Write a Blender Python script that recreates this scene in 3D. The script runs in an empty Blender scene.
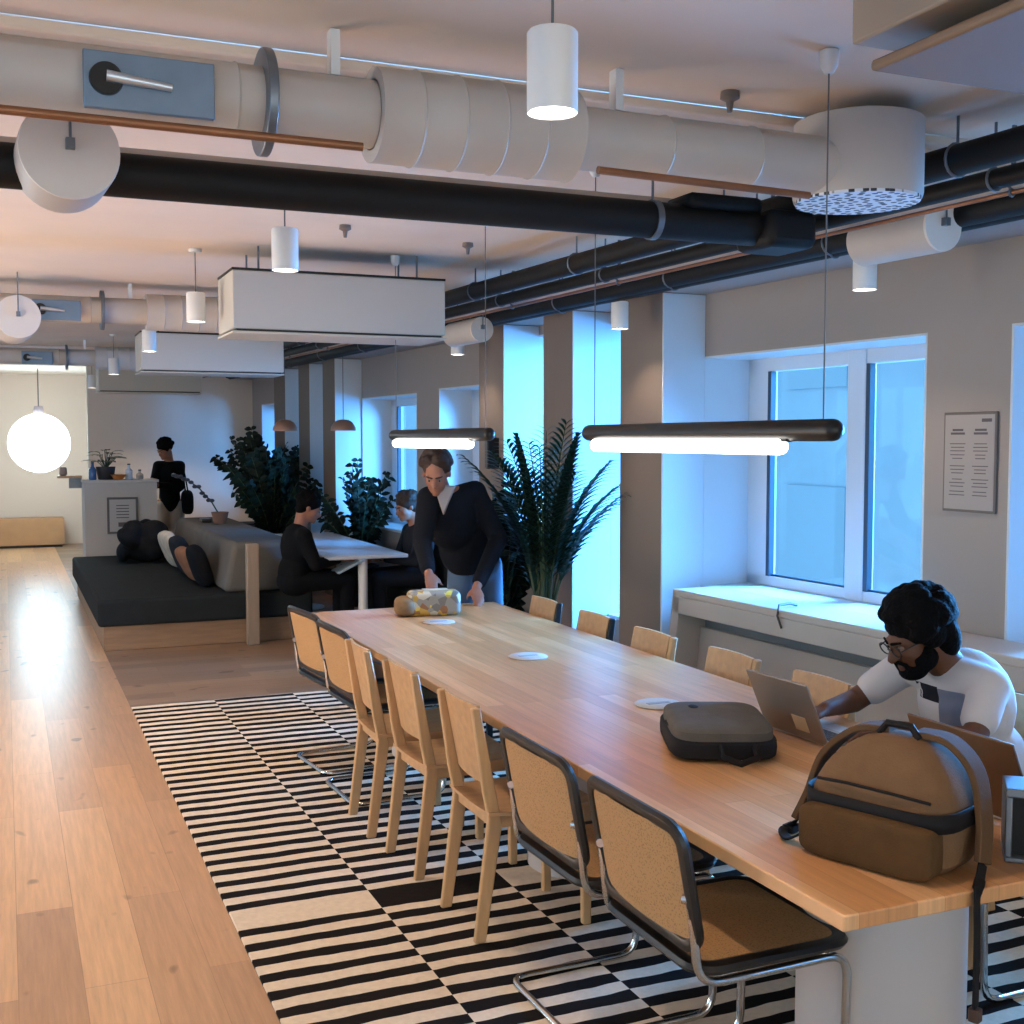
import bpy, math, random
from mathutils import Vector, Matrix, Euler
random.seed(7)
S = bpy.context.scene
COL = S.collection
PI = math.pi
V = Vector

# ------------------------------------------------------------------ helpers
def lin(c):
    return c/12.92 if c <= .04045 else ((c+.055)/1.055)**2.4
def rgb(r, g, b):
    return (lin(r/255), lin(g/255), lin(b/255), 1)

class M:
    def __init__(s): s.v = []; s.f = []
    def add(s, vs, fs):
        n = len(s.v); s.v += [tuple(q) for q in vs]; s.f += [tuple(i+n for i in f) for f in fs]
        return s
    def box(s, x0, x1, y0, y1, z0, z1, mat=None):
        vs = [V((x, y, z)) for z in (z0, z1) for y in (y0, y1) for x in (x0, x1)]
        if mat: vs = [mat @ q for q in vs]
        return s.add(vs, [(0,2,3,1),(4,5,7,6),(0,1,5,4),(1,3,7,5),(3,2,6,7),(2,0,4,6)])
    def prism(s, poly, w):          # poly: list of Vector, w: extrusion Vector
        n = len(poly); w = V(w)
        vs = [V(p) for p in poly]+[V(p)+w for p in poly]
        fs = [tuple(range(n))[::-1], tuple(range(n, 2*n))]+[(i, (i+1) % n, n+(i+1) % n, n+i) for i in range(n)]
        return s.add(vs, fs)
    def tube(s, pts, r, seg=8, closed=False, flat=None):
        pts = [V(p) for p in pts]; n = len(pts)
        rs = r if isinstance(r, (list, tuple)) else [r]*n
        ref = None; rings = []
        for i, p in enumerate(pts):
            if closed: t = (pts[(i+1) % n]-pts[i-1])
            else: t = pts[min(i+1, n-1)]-pts[max(i-1, 0)]
            t.normalize()
            if ref is None:
                a = V((0,0,1)) if abs(t.z) < .9 else V((1,0,0))
                ref = (a - t*a.dot(t)).normalized()
            else:
                ref = (ref - t*ref.dot(t)).normalized()
            b = t.cross(ref)
            k = flat or 1
            rings.append([p+(ref*math.cos(2*PI*j/seg)+b*math.sin(2*PI*j/seg)*k)*rs[i] for j in range(seg)])
        vs = [q for g in rings for q in g]; fs = []
        m = n if closed else n-1
        for i in range(m):
            a = i*seg; b2 = ((i+1) % n)*seg
            for j in range(seg):
                fs.append((a+j, a+(j+1) % seg, b2+(j+1) % seg, b2+j))
        if not closed:
            fs.append(tuple(range(seg))[::-1]); fs.append(tuple(range((n-1)*seg, n*seg)))
        return s.add(vs, fs)
    def cyl(s, p0, p1, r0, r1=None, seg=24):
        return s.tube([p0, p1], [r0, r0 if r1 is None else r1], seg)
    def lathe(s, prof, c=(0,0,0), seg=32, axis='z', close=True):
        c = V(c); vs = []; fs = []
        for (r, h) in prof:
            for j in range(seg):
                a = 2*PI*j/seg
                q = (r*math.cos(a), r*math.sin(a), h)
                if axis == 'x': q = (h, r*math.cos(a), r*math.sin(a))
                if axis == 'y': q = (r*math.sin(a), h, r*math.cos(a))
                vs.append(c+V(q))
        for i in range(len(prof)-1):
            for j in range(seg):
                fs.append((i*seg+j, i*seg+(j+1) % seg, (i+1)*seg+(j+1) % seg, (i+1)*seg+j))
        if close:
            fs.append(tuple(range(seg))[::-1]); fs.append(tuple(range((len(prof)-1)*seg, len(prof)*seg)))
        return s.add(vs, fs)
    def ell(s, c, r, R=None, seg=16, rings=10, e=1.0):
        c = V(c); vs = []; fs = []
        def pw(a): return math.copysign(abs(a)**e, a)
        for i in range(1, rings):
            t = PI*i/rings-PI/2
            for j in range(seg):
                a = 2*PI*j/seg
                q = V((r[0]*pw(math.cos(t))*pw(math.cos(a)), r[1]*pw(math.cos(t))*pw(math.sin(a)), r[2]*pw(math.sin(t))))
                vs.append(q)
        vs.append(V((0,0,-r[2]))); vs.append(V((0,0,r[2])))
        if R is not None: vs = [R @ q for q in vs]
        vs = [c+q for q in vs]
        for i in range(rings-2):
            for j in range(seg):
                fs.append((i*seg+j, i*seg+(j+1) % seg, (i+1)*seg+(j+1) % seg, (i+1)*seg+j))
        b = (rings-1)*seg
        for j in range(seg):
            fs.append((b, (j+1) % seg, j)); fs.append((b+1, (rings-2)*seg+j, (rings-2)*seg+(j+1) % seg))
        return s.add(vs, fs)
    def caps(s, p0, p1, r0, r1=None, seg=14):
        p0 = V(p0); p1 = V(p1); r1 = r0 if r1 is None else r1
        t = (p1-p0); L = t.length; t = t.normalized() if L > 1e-6 else V((0,0,1))
        pts = []; rs = []
        for k in range(4, 0, -1):
            a = k*PI/10; pts.append(p0-t*r0*math.sin(a)); rs.append(r0*math.cos(a))
        pts.append(p0); rs.append(r0); pts.append(p1); rs.append(r1)
        for k in range(1, 5):
            a = k*PI/10; pts.append(p1+t*r1*math.sin(a)); rs.append(r1*math.cos(a))
        a = V((0,0,1)) if abs(t.z) < .9 else V((1,0,0))
        u = (a-t*a.dot(t)).normalized(); b = t.cross(u); vs = []; fs = []
        for p, r in zip(pts, rs):
            vs += [p+(u*math.cos(2*PI*j/seg)+b*math.sin(2*PI*j/seg))*r for j in range(seg)]
        n = len(pts)
        for i in range(n-1):
            for j in range(seg):
                fs.append((i*seg+j, i*seg+(j+1) % seg, (i+1)*seg+(j+1) % seg, (i+1)*seg+j))
        fs.append(tuple(range(seg))[::-1]); fs.append(tuple(range((n-1)*seg, n*seg)))
        return s.add(vs, fs)
    def build(s, name, mat, parent=None, bevel=0, smooth=True, seg=2, sub=0, voxel=0, relax=6, disp=0):
        me = bpy.data.meshes.new(name); me.from_pydata(s.v, [], s.f); me.update()
        o = bpy.data.objects.new(name, me); COL.objects.link(o)
        if voxel:
            r = o.modifiers.new('r', 'REMESH'); r.mode = 'VOXEL'; r.voxel_size = voxel
            sm = o.modifiers.new('s', 'SMOOTH'); sm.iterations = relax; sm.factor = .5
            if disp:
                tx = bpy.data.textures.new('n', 'CLOUDS'); tx.noise_scale = disp[1]
                d = o.modifiers.new('d', 'DISPLACE'); d.texture = tx; d.strength = disp[0]; d.texture_coords = 'LOCAL'
            dg = bpy.context.evaluated_depsgraph_get(); dg.update()
            me2 = bpy.data.meshes.new_from_object(o.evaluated_get(dg)); o.modifiers.clear(); o.data = me2; me = me2
            me.name = name
        if smooth: me.shade_smooth()
        if not voxel and smooth:
            try: me.set_sharp_from_angle(angle=math.radians(40))
            except Exception: pass
        me.materials.clear(); me.materials.append(mat)
        if bevel:
            b = o.modifiers.new('b', 'BEVEL'); b.width = bevel; b.segments = seg; b.limit_method = 'ANGLE'; b.angle_limit = math.radians(35)
        if sub:
            b = o.modifiers.new('u', 'SUBSURF'); b.levels = sub; b.render_levels = sub
        if parent: o.parent = parent
        return o

def tag(o, label=None, cat=None, group=None, kind=None):
    if label: o['label'] = label
    if cat: o['category'] = cat
    if group: o['group'] = group
    if kind: o['kind'] = kind
    return o
def thing(name, label, cat, loc=(0,0,0), rz=0, group=None):
    o = bpy.data.objects.new(name, None); COL.objects.link(o)
    o.location = loc; o.rotation_euler = (0,0,rz); o.empty_display_size = .1
    return tag(o, label, cat, group)
def dup(root, loc, rz, label, group=None):
    def cp(o, par):
        c = o.copy(); COL.objects.link(c); c.parent = par
        for ch in [x for x in o.children]: cp(ch, c)
        return c
    r = cp(root, None); r.location = loc; r.rotation_euler = (0,0,rz)
    r['label'] = label
    if group: r['group'] = group
    return r
def struct(name, m, mat, **k):
    o = m.build(name, mat, **k); o['kind'] = 'structure'; return o

# ------------------------------------------------------------------ materials
MATS = {}
def mat(name, col, rough=.6, metal=0, var=0, scale=6, bump=0, bscale=60, spec=.5, stretch=(1,1,1), emit=0, col2=None, detail=4):
    m = bpy.data.materials.new(name); m.use_nodes = True; nt = m.node_tree; N = nt.nodes; L = nt.links
    b = N['Principled BSDF']
    b.inputs['Base Color'].default_value = col; b.inputs['Roughness'].default_value = rough
    b.inputs['Metallic'].default_value = metal; b.inputs['Specular IOR Level'].default_value = spec
    tc = N.new('ShaderNodeTexCoord'); mp = N.new('ShaderNodeMapping'); mp.inputs['Scale'].default_value = stretch
    L.new(tc.outputs['Object'], mp.inputs['Vector'])
    if var or col2:
        n = N.new('ShaderNodeTexNoise'); n.inputs['Scale'].default_value = scale; n.inputs['Detail'].default_value = detail
        L.new(mp.outputs[0], n.inputs['Vector'])
        r = N.new('ShaderNodeValToRGB'); r.color_ramp.elements[0].position = .35; r.color_ramp.elements[1].position = .65
        c2 = col2 or tuple(c*(1-var) for c in col[:3])+(1,)
        r.color_ramp.elements[0].color = c2; r.color_ramp.elements[1].color = col
        L.new(n.outputs['Fac'], r.inputs['Fac']); L.new(r.outputs['Color'], b.inputs['Base Color'])
    if bump:
        n = N.new('ShaderNodeTexNoise'); n.inputs['Scale'].default_value = bscale; n.inputs['Detail'].default_value = 3
        L.new(mp.outputs[0], n.inputs['Vector'])
        bp = N.new('ShaderNodeBump'); bp.inputs['Strength'].default_value = bump; bp.inputs['Distance'].default_value = .01
        L.new(n.outputs['Fac'], bp.inputs['Height']); L.new(bp.outputs[0], b.inputs['Normal'])
    if emit:
        b.inputs['Emission Color'].default_value = col; b.inputs['Emission Strength'].default_value = emit
    MATS[name] = m
    return m

def planks(name, c1, c2, c3, width, length, axis='y', rough=.35, knots=True, spec=.5, seam=.35):
    m = bpy.data.materials.new(name); m.use_nodes = True; nt = m.node_tree; N = nt.nodes; L = nt.links
    b = N['Principled BSDF']; b.inputs['Roughness'].default_value = rough; b.inputs['Specular IOR Level'].default_value = spec
    tc = N.new('ShaderNodeTexCoord'); mp = N.new('ShaderNodeMapping')
    if axis == 'y': mp.inputs['Rotation'].default_value = (0,0,PI/2)
    L.new(tc.outputs['Object'], mp.inputs['Vector'])
    br = N.new('ShaderNodeTexBrick'); br.offset = .37; br.inputs['Scale'].default_value = 1
    br.inputs['Brick Width'].default_value = length; br.inputs['Row Height'].default_value = width
    br.inputs['Mortar Size'].default_value = .0014; br.inputs['Mortar Smooth'].default_value = .3; br.inputs['Bias'].default_value = 0
    br.inputs['Color1'].default_value = (0,0,0,1); br.inputs['Color2'].default_value = (1,1,1,1); br.inputs['Mortar'].default_value = (.5,.5,.5,1)
    L.new(mp.outputs[0], br.inputs['Vector'])
    r = N.new('ShaderNodeValToRGB'); e = r.color_ramp.elements
    e[0].position = 0; e[0].color = c1; e[1].position = 1; e[1].color = c3; k = e.new(.5); k.color = c2
    L.new(br.outputs['Color'], r.inputs['Fac'])
    # grain
    mp2 = N.new('ShaderNodeMapping'); mp2.inputs['Scale'].default_value = (1.2, 22, 1) if axis != 'y' else (22, 1.2, 1)
    L.new(tc.outputs['Object'], mp2.inputs['Vector'])
    g = N.new('ShaderNodeTexNoise'); g.inputs['Scale'].default_value = 2.2; g.inputs['Detail'].default_value = 6; g.inputs['Roughness'].default_value = .65
    L.new(mp2.outputs[0], g.inputs['Vector'])
    gr = N.new('ShaderNodeMapRange'); gr.inputs[1].default_value = .3; gr.inputs[2].default_value = .75; gr.inputs[3].default_value = .8; gr.inputs[4].default_value = 1.12
    L.new(g.outputs['Fac'], gr.inputs[0])
    mx = N.new('ShaderNodeMix'); mx.data_type = 'RGBA'; mx.blend_type = 'MULTIPLY'; mx.inputs[0].default_value = 1
    L.new(r.outputs['Color'], mx.inputs[6]); L.new(gr.outputs[0], mx.inputs[7])
    last = mx.outputs[2]
    if knots:
        kn = N.new('ShaderNodeTexNoise'); kn.inputs['Scale'].default_value = 7.5; kn.inputs['Detail'].default_value = 1
        mp3 = N.new('ShaderNodeMapping'); mp3.inputs['Scale'].default_value = (1, .6, 1) if axis == 'y' else (.6, 1, 1)
        L.new(tc.outputs['Object'], mp3.inputs['Vector']); L.new(mp3.outputs[0], kn.inputs['Vector'])
        kr = N.new('ShaderNodeMapRange'); kr.inputs[1].default_value = .69; kr.inputs[2].default_value = .74; kr.inputs[3].default_value = 1; kr.inputs[4].default_value = .5
        L.new(kn.outputs['Fac'], kr.inputs[0])
        mk = N.new('ShaderNodeMix'); mk.data_type = 'RGBA'; mk.blend_type = 'MULTIPLY'; mk.inputs[0].default_value = 1
        L.new(last, mk.inputs[6]); L.new(kr.outputs[0], mk.inputs[7]); last = mk.outputs[2]
    ms = N.new('ShaderNodeMix'); ms.data_type = 'RGBA'; ms.blend_type = 'MULTIPLY'
    sc = N.new('ShaderNodeMath'); sc.operation = 'MULTIPLY'; sc.inputs[1].default_value = seam
    L.new(br.outputs['Fac'], sc.inputs[0]); L.new(sc.outputs[0], ms.inputs[0]); L.new(last, ms.inputs[6]); ms.inputs[7].default_value = (.1,.06,.03,1)
    L.new(ms.outputs[2], b.inputs['Base Color'])
    return m

def math_node(N, L, op, a, b=None, c=None):
    n = N.new('ShaderNodeMath'); n.operation = op
    for i, q in enumerate((a, b, c)):
        if q is None: continue
        if isinstance(q, (int, float)): n.inputs[i].default_value = q
        else: L.new(q, n.inputs[i])
    return n.outputs[0]

def rug_mat():
    m = bpy.data.materials.new('rug_stripes'); m.use_nodes = True; nt = m.node_tree; N = nt.nodes; L = nt.links
    b = N['Principled BSDF']; b.inputs['Roughness'].default_value = .95; b.inputs['Specular IOR Level'].default_value = .1
    tc = N.new('ShaderNodeTexCoord'); sp = N.new('ShaderNodeSeparateXYZ'); L.new(tc.outputs['Object'], sp.inputs[0])
    f = lambda *a: math_node(N, L, *a)
    wob = N.new('ShaderNodeTexNoise'); wob.inputs['Scale'].default_value = 5; L.new(tc.outputs['Object'], wob.inputs['Vector'])
    w = f('MULTIPLY', f('SUBTRACT', wob.outputs['Fac'], .5), .03)
    u = f('FLOOR', f('DIVIDE', f('SUBTRACT', sp.outputs['X'], .70), .515))
    par = f('MODULO', f('ADD', u, 10), 2)
    y = f('ADD', f('SUBTRACT', sp.outputs['Y'], RUG0), w)
    t = f('FRACT', f('DIVIDE', y, .122))
    black = f('LESS_THAN', t, .48)
    # one wider band now and then
    k = f('FRACT', f('DIVIDE', y, 24.4))
    keep = f('GREATER_THAN', k, .005)
    black = f('MULTIPLY', black, keep)
    x = f('ABSOLUTE', f('SUBTRACT', black, par))
    n = N.new('ShaderNodeTexNoise'); n.inputs['Scale'].default_value = 45; n.inputs['Detail'].default_value = 3; L.new(tc.outputs['Object'], n.inputs['Vector'])
    rl = N.new('ShaderNodeValToRGB'); rl.color_ramp.elements[0].color = rgb(214,190,162); rl.color_ramp.elements[1].color = rgb(240,218,192)
    L.new(n.outputs['Fac'], rl.inputs['Fac'])
    mx = N.new('ShaderNodeMix'); mx.data_type = 'RGBA'; L.new(x, mx.inputs[0]); L.new(rl.outputs['Color'], mx.inputs[6]); mx.inputs[7].default_value = rgb(30,24,22)
    L.new(mx.outputs[2], b.inputs['Base Color'])
    bp = N.new('ShaderNodeBump'); bp.inputs['Strength'].default_value = .5; bp.inputs['Distance'].default_value = .004
    L.new(n.outputs['Fac'], bp.inputs['Height']); L.new(bp.outputs[0], b.inputs['Normal'])
    return m
RUG0 = 4.08

def glass_mat(name, tint, refl=.12):
    m = bpy.data.materials.new(name); m.use_nodes = True; nt = m.node_tree; N = nt.nodes; L = nt.links
    N.remove(N['Principled BSDF'])
    t = N.new('ShaderNodeBsdfTransparent'); t.inputs[0].default_value = tint
    g = N.new('ShaderNodeBsdfGlossy'); g.inputs['Roughness'].default_value = .03
    mx = N.new('ShaderNodeMixShader'); mx.inputs[0].default_value = refl
    L.new(t.outputs[0], mx.inputs[1]); L.new(g.outputs[0], mx.inputs[2]); L.new(mx.outputs[0], N['Material Output'].inputs[0])
    return m
def emis(name, col, st):
    m = bpy.data.materials.new(name); m.use_nodes = True; nt = m.node_tree
    b = nt.nodes['Principled BSDF']; b.inputs['Base Color'].default_value = (.8,.8,.8,1)
    b.inputs['Emission Color'].default_value = col; b.inputs['Emission Strength'].default_value = st
    return m

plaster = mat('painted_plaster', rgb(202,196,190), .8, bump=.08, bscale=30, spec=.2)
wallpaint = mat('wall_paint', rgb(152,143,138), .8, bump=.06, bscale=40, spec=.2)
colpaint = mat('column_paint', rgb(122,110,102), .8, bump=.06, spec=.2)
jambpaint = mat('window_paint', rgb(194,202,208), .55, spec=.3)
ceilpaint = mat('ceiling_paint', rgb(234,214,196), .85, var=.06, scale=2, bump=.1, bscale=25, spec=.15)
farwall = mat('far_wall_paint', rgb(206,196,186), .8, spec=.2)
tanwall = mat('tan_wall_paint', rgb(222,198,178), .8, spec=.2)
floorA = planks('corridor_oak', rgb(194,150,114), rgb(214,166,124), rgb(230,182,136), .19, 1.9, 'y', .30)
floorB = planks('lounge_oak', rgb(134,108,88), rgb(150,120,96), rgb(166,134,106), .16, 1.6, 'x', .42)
tabletop = planks('table_oak', rgb(194,134,84), rgb(212,152,100), rgb(224,170,120), .075, 1.3, 'y', .3, False, .5, .25)
rugm = rug_mat()
ductm = mat('painted_duct', rgb(190,180,172), .5, var=.04, scale=8, spec=.3)
galv = mat('galvanised_steel', rgb(120,126,134), .4, .6, var=.15, scale=14)
blueplate = mat('blue_grey_plate', rgb(120,140,160), .4, .5, var=.15, scale=10)
silver = mat('bright_steel', rgb(200,210,220), .3, .8)
blackfoam = mat('black_pipe_insulation', rgb(13,14,16), .6, bump=.1, bscale=40, spec=.3)
copper = mat('copper_pipe', rgb(150,100,68), .4, .5, var=.2, scale=9)
whitemetal = mat('white_powder_coat', rgb(224,222,220), .45, spec=.4)
warmwhite = mat('ivory_powder_coat', rgb(214,206,198), .5, spec=.4)
unitm = mat('fan_coil_casing', rgb(192,186,176), .55, spec=.3)
beige = mat('beige_casing', rgb(150,134,118), .55, spec=.3)
blackmetal = mat('black_metal', rgb(24,22,22), .4, .2)
blackwood = mat('black_lacquered_wood', rgb(26,22,20), .35, spec=.5)
chrome = mat('chrome_tube', rgb(210,208,205), .18, 1)
oak = mat('pale_oak', rgb(205,160,112), .45, var=.18, scale=5, stretch=(6,6,.8), spec=.4)
oakflat = mat('oak_board', rgb(198,152,106), .45, var=.15, scale=5, stretch=(1,6,6), spec=.4)
plinthoak = mat('plinth_oak', rgb(150,118,90), .5, var=.2, scale=4, stretch=(1,8,8))
cable = mat('cable', rgb(96,92,90), .6)
grille = None

def cane_mat():
    m = mat('woven_cane', rgb(190,142,94), .7, spec=.2); nt = m.node_tree; N = nt.nodes; L = nt.links
    tc = N.new('ShaderNodeTexCoord'); vo = N.new('ShaderNodeTexVoronoi'); vo.inputs['Scale'].default_value = 150
    L.new(tc.outputs['Object'], vo.inputs['Vector'])
    r = N.new('ShaderNodeValToRGB'); e = r.color_ramp.elements
    e[0].position = .1; e[0].color = rgb(140,104,68); e[1].position = .45; e[1].color = rgb(182,138,92)
    L.new(vo.outputs['Distance'], r.inputs['Fac']); L.new(r.outputs['Color'], N['Principled BSDF'].inputs['Base Color'])
    return m
cane = cane_mat()
def perf_mat():
    m = mat('perforated_white', rgb(220,220,222), .5); nt = m.node_tree; N = nt.nodes; L = nt.links
    tc = N.new('ShaderNodeTexCoord'); vo = N.new('ShaderNodeTexVoronoi'); vo.voronoi_dimensions = '2D'; vo.inputs['Scale'].default_value = 34; vo.inputs['Randomness'].default_value = .7
    L.new(tc.outputs['Object'], vo.inputs['Vector'])
    r = N.new('ShaderNodeValToRGB'); e = r.color_ramp.elements
    e[0].position = .28; e[0].color = rgb(45,45,50); e[1].position = .36; e[1].color = rgb(225,225,228)
    L.new(vo.outputs['Distance'], r.inputs['Fac']); L.new(r.outputs['Color'], N['Principled BSDF'].inputs['Base Color'])
    return m
perf = perf_mat()

# ------------------------------------------------------------------ wall frame
A = math.radians(2.96)
WD = V((-math.sin(A), math.cos(A), 0)); WN = V((math.cos(A), math.sin(A), 0)); WO = V((4.2, 0, 0))
def W(s, n, z): return WO+WD*s+WN*n+V((0,0,z))
WM = Matrix(((WN.x, WD.x, 0, WO.x), (WN.y, WD.y, 0, WO.y), (0,0,1,0), (0,0,0,1)))   # local (n, s, z)
def wbox(m, s0, s1, n0, n1, z0, z1): return m.box(n0, n1, s0, s1, z0, z1, WM)

CEIL = 2.75
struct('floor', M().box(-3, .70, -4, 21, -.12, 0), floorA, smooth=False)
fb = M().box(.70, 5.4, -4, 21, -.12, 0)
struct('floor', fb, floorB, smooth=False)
struct('ceiling', M().box(-3, 5.4, -4, 21, CEIL, CEIL+.15), ceilpaint, smooth=False)
k = 0
for y0 in (3.22, 9.6, 14.2):
    k += 1
    m = M().box(-3, 4.3, y0, y0+.55, CEIL-.035, CEIL); m.box(-3, 4.3, y0+.05, y0+.50, CEIL-.07, CEIL-.035); m.box(-3, 4.3, y0+.10, y0+.45, CEIL-.10, CEIL-.07)
    struct('trim_%d' % k, m, ceilpaint, bevel=.008)
def added_windows(nm, spans, axis, at, lo, hi, first):  # walls out of view, their windows added to let fill light in
    m = M(); prev = lo; n = first
    bx = (lambda mm, a, b, z0, z1, d0=-.15, d1=0: mm.box(at+d0, at+d1, a, b, z0, z1)) if axis == 'y' else (lambda mm, a, b, z0, z1, d0=-.15, d1=0: mm.box(a, b, at+d0, at+d1, z0, z1))
    for a, b in spans:
        bx(m, prev, a, 0, CEIL); bx(m, a, b, 0, .6); bx(m, a, b, 2.45, CEIL); prev = b
        fr = M(); 
        for q in (a, (a+b)/2-.03, b-.06): bx(fr, q, q+.06, .6, 2.45, -.1, -.04)
        bx(fr, a, b, .6, .66, -.1, -.04); bx(fr, a, b, 2.39, 2.45, -.1, -.04)
        wo = struct('window_%d' % n, fr, jambpaint, smooth=False); n += 1
        g = M(); bx(g, a+.06, b-.06, .66, 2.39, -.08, -.074); g.build('pane', glassm, wo, smooth=False)
    bx(m, prev, hi, 0, CEIL); struct(nm, m, farwall, smooth=False)
LEFTSP = [(-3.2, -.6), (.2, 2.8), (3.6, 6.2), (7.0, 9.6), (10.4, 13.0), (13.8, 16.4)]; BACKSP = [(-2.6, .2), (1.2, 4.2)]
glassm = glass_mat('window_glass', (.86,.95,.98,1), .04)
added_windows('wall_left', LEFTSP, 'y', -3, -4, 21, 20)
added_windows('wall_back', BACKSP, 'x', -4, -3, 5.4, 30)
struct('wall_far', M().box(-3, 3.9, 20.6, 20.75, 0, CEIL), tanwall, smooth=False)
struct('wall_inner', M().box(1.06, 3.32, 17.2, 17.35, 0, CEIL), farwall, smooth=False)

# window wall: (s0, s1, z0, z1) openings between solid lengths
opens = [(-1.6, .1, .82, 2.2), (1.75, 3.86, .82, 2.2), (4.34, 6.12, .82, 2.2), (6.59, 7.21, .5, 2.5), (7.63, 8.28, .5, 2.5),
         (8.85, 10.25, .8, 2.17), (10.8, 12.4, .8, 2.15), (12.85, 13.35, .5, 2.5), (13.8, 14.4, .5, 2.5), (14.9, 16.7, .8, 2.2)]
m = M(); prev = -4
for (s0, s1, z0, z1) in opens:
    wbox(m, prev, s0, 0, .5, 0, CEIL); wbox(m, s0, s1, 0, .5, 0, z0-.02); wbox(m, s0, s1, 0, .5, z1, CEIL); prev = s1
wbox(m, prev, 21, 0, .5, 0, CEIL)
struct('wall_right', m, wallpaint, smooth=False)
# pilasters between the bays and the soffit box above
k = 3
m = M(); wbox(m, -4, 20, -.32, 0, 2.57, CEIL)
struct('trim_4', m, wallpaint, smooth=False)
k = 4
for s0, s1 in ((.3, .78), (6.12, 6.59), (7.21, 7.63), (8.28, 8.72), (12.42, 12.85), (13.36, 13.8), (14.42, 14.9)):
    k += 1
    m = M(); wbox(m, s0, s1, -.30, 0, 0, 2.57)
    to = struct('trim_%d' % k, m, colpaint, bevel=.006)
    m = M(); wbox(m, s0-.012, s0, -.298, -.001, .0, 2.565); m.build('lit_side_lining', jambpaint, to, smooth=False)  # paler paint on this face stands in for window light
sashshade = mat('sash_shade_paint', rgb(40,58,74), .5)
for i, (s0, s1, z0, z1) in enumerate(opens):
    fr = M()
    # jamb linings, reveal and sill board
    f = .06 if s1-s0 > .8 else .035
    e = .14 if s1-s0 > .8 else .01
    wbox(fr, s0, s1, .33, .40, z0, z0+f); wbox(fr, s0, s1, .33, .40, z1-f-.03, z1); wbox(fr, s0, s0+f, .33, .40, z0, z1); wbox(fr, s1-f-e, s1, .33, .40, z0, z1)
    n = 1 if s1-s0 < .8 else 2
    inner0, inner1 = s0+f, s1-f-e
    if n == 2:
        mid = inner0+(inner1-inner0)*.5
        wbox(fr, mid-.07, mid+.07, .32, .40, z0, z1)
    wo = struct('window_%d' % (i+1), fr, jambpaint, bevel=.006)
    rev = M(); wbox(rev, s0, s1, 0, .33, z1-.012, z1); wbox(rev, s0, s0+.012, 0, .33, z0, z1); wbox(rev, s1-.012, s1, 0, .33, z0, z1)
    rev.build('window_lining', jambpaint, wo, smooth=False)
    sb = M(); wbox(sb, s0, s1, -.02, .34, z0-.025, z0)
    sb.build('window_sill', jambpaint, wo, bevel=.004)
    bays = [(inner0, inner1)] if n == 1 else [(inner0, mid-.07), (mid+.07, inner1)]
    for (a, b) in bays:
        g = M(); wbox(g, a, b, .362, .368, z0+f, z1-f-.03); g.build('pane', glassm, wo, smooth=False)
        q = M(); wbox(q, b-.03, b, .325, .362, z0+f, z1-f-.03); wbox(q, a, b, .345, .362, z0+f, z0+f+.012); q.build('sash_shade', sashshade, wo, smooth=False)  # dark strips paint in the shaded side of the sash

radpaint = mat('radiator_paint', rgb(186,172,162), .5)
# bench-like casing under the sill
for (s0, s1, lab) in ((3.4, 6.11, 'long white radiator casing under the big window behind seated man'), (.8, 3.38, 'white radiator casing at the right edge of the picture')):
    t = thing('radiator_casing', lab, 'radiator cover', W(s0, 0, 0), A)
    def lb(m, a, b, n0, n1, z0, z1): return m.box(n0, n1, a, b, z0, z1)
    L_ = s1-s0
    lb(M(), 0, L_-.14, -.31, -.005, .79, .83).build('top_board', radpaint, t, bevel=.006)
    lb(M(), 0, L_-.14, -.31, -.28, .69, .79).build('fascia', radpaint, t, bevel=.004)
    lb(M(), 0, L_-.02, -.14, -.10, .03, .60).build('front_panel', radpaint, t, bevel=.004)
    lb(M(), .05, L_-.2, -.12, -.10, .60, .79).build('back_panel', mat('grey_back_panel', rgb(120,118,120), .6), t, smooth=False)
    M().prism([V((-.31, L_-.14, .83)), V((-.31, L_-.02, .0)), V((-.31, L_-.09, .0)), V((-.31, L_-.21, .79))], (.30,0,0)).build('end_panel', radpaint, t, bevel=.004)
    lb(M(), 0, .04, -.31, -.01, 0, .79).build('end_panel', radpaint, t, bevel=.004)
cb = M().tube([W(5.06, -.15, .837), W(5.05, -.2, .85), W(5.03, -.29, .850), W(5.0, -.325, .80), W(4.97, -.322, .74)], .006)
o = cb.build('charging_cable', blackmetal); tag(o, 'short black cable hanging over the white radiator casing under the window', 'cable')

# outside: the building across the street
fac = M().box(13, 14, -30, 50, -9, 9)
fm = mat('facade_render', rgb(130,160,176), .8, var=.1, scale=1.5)
f_ = fac.build('building_facade', fm, smooth=False); tag(f_, 'pale grey building across the street seen through the windows', 'building')
wn = mat('facade_window', rgb(118,148,164), .5)
for yy in range(-4, 40, 5):
    for zz_ in (-1.0, 2.6):
        M().box(12.96, 13.0, yy, yy+1.6, zz_, zz_+1.9).build('facade_window', wn, f_, smooth=False)

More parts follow.
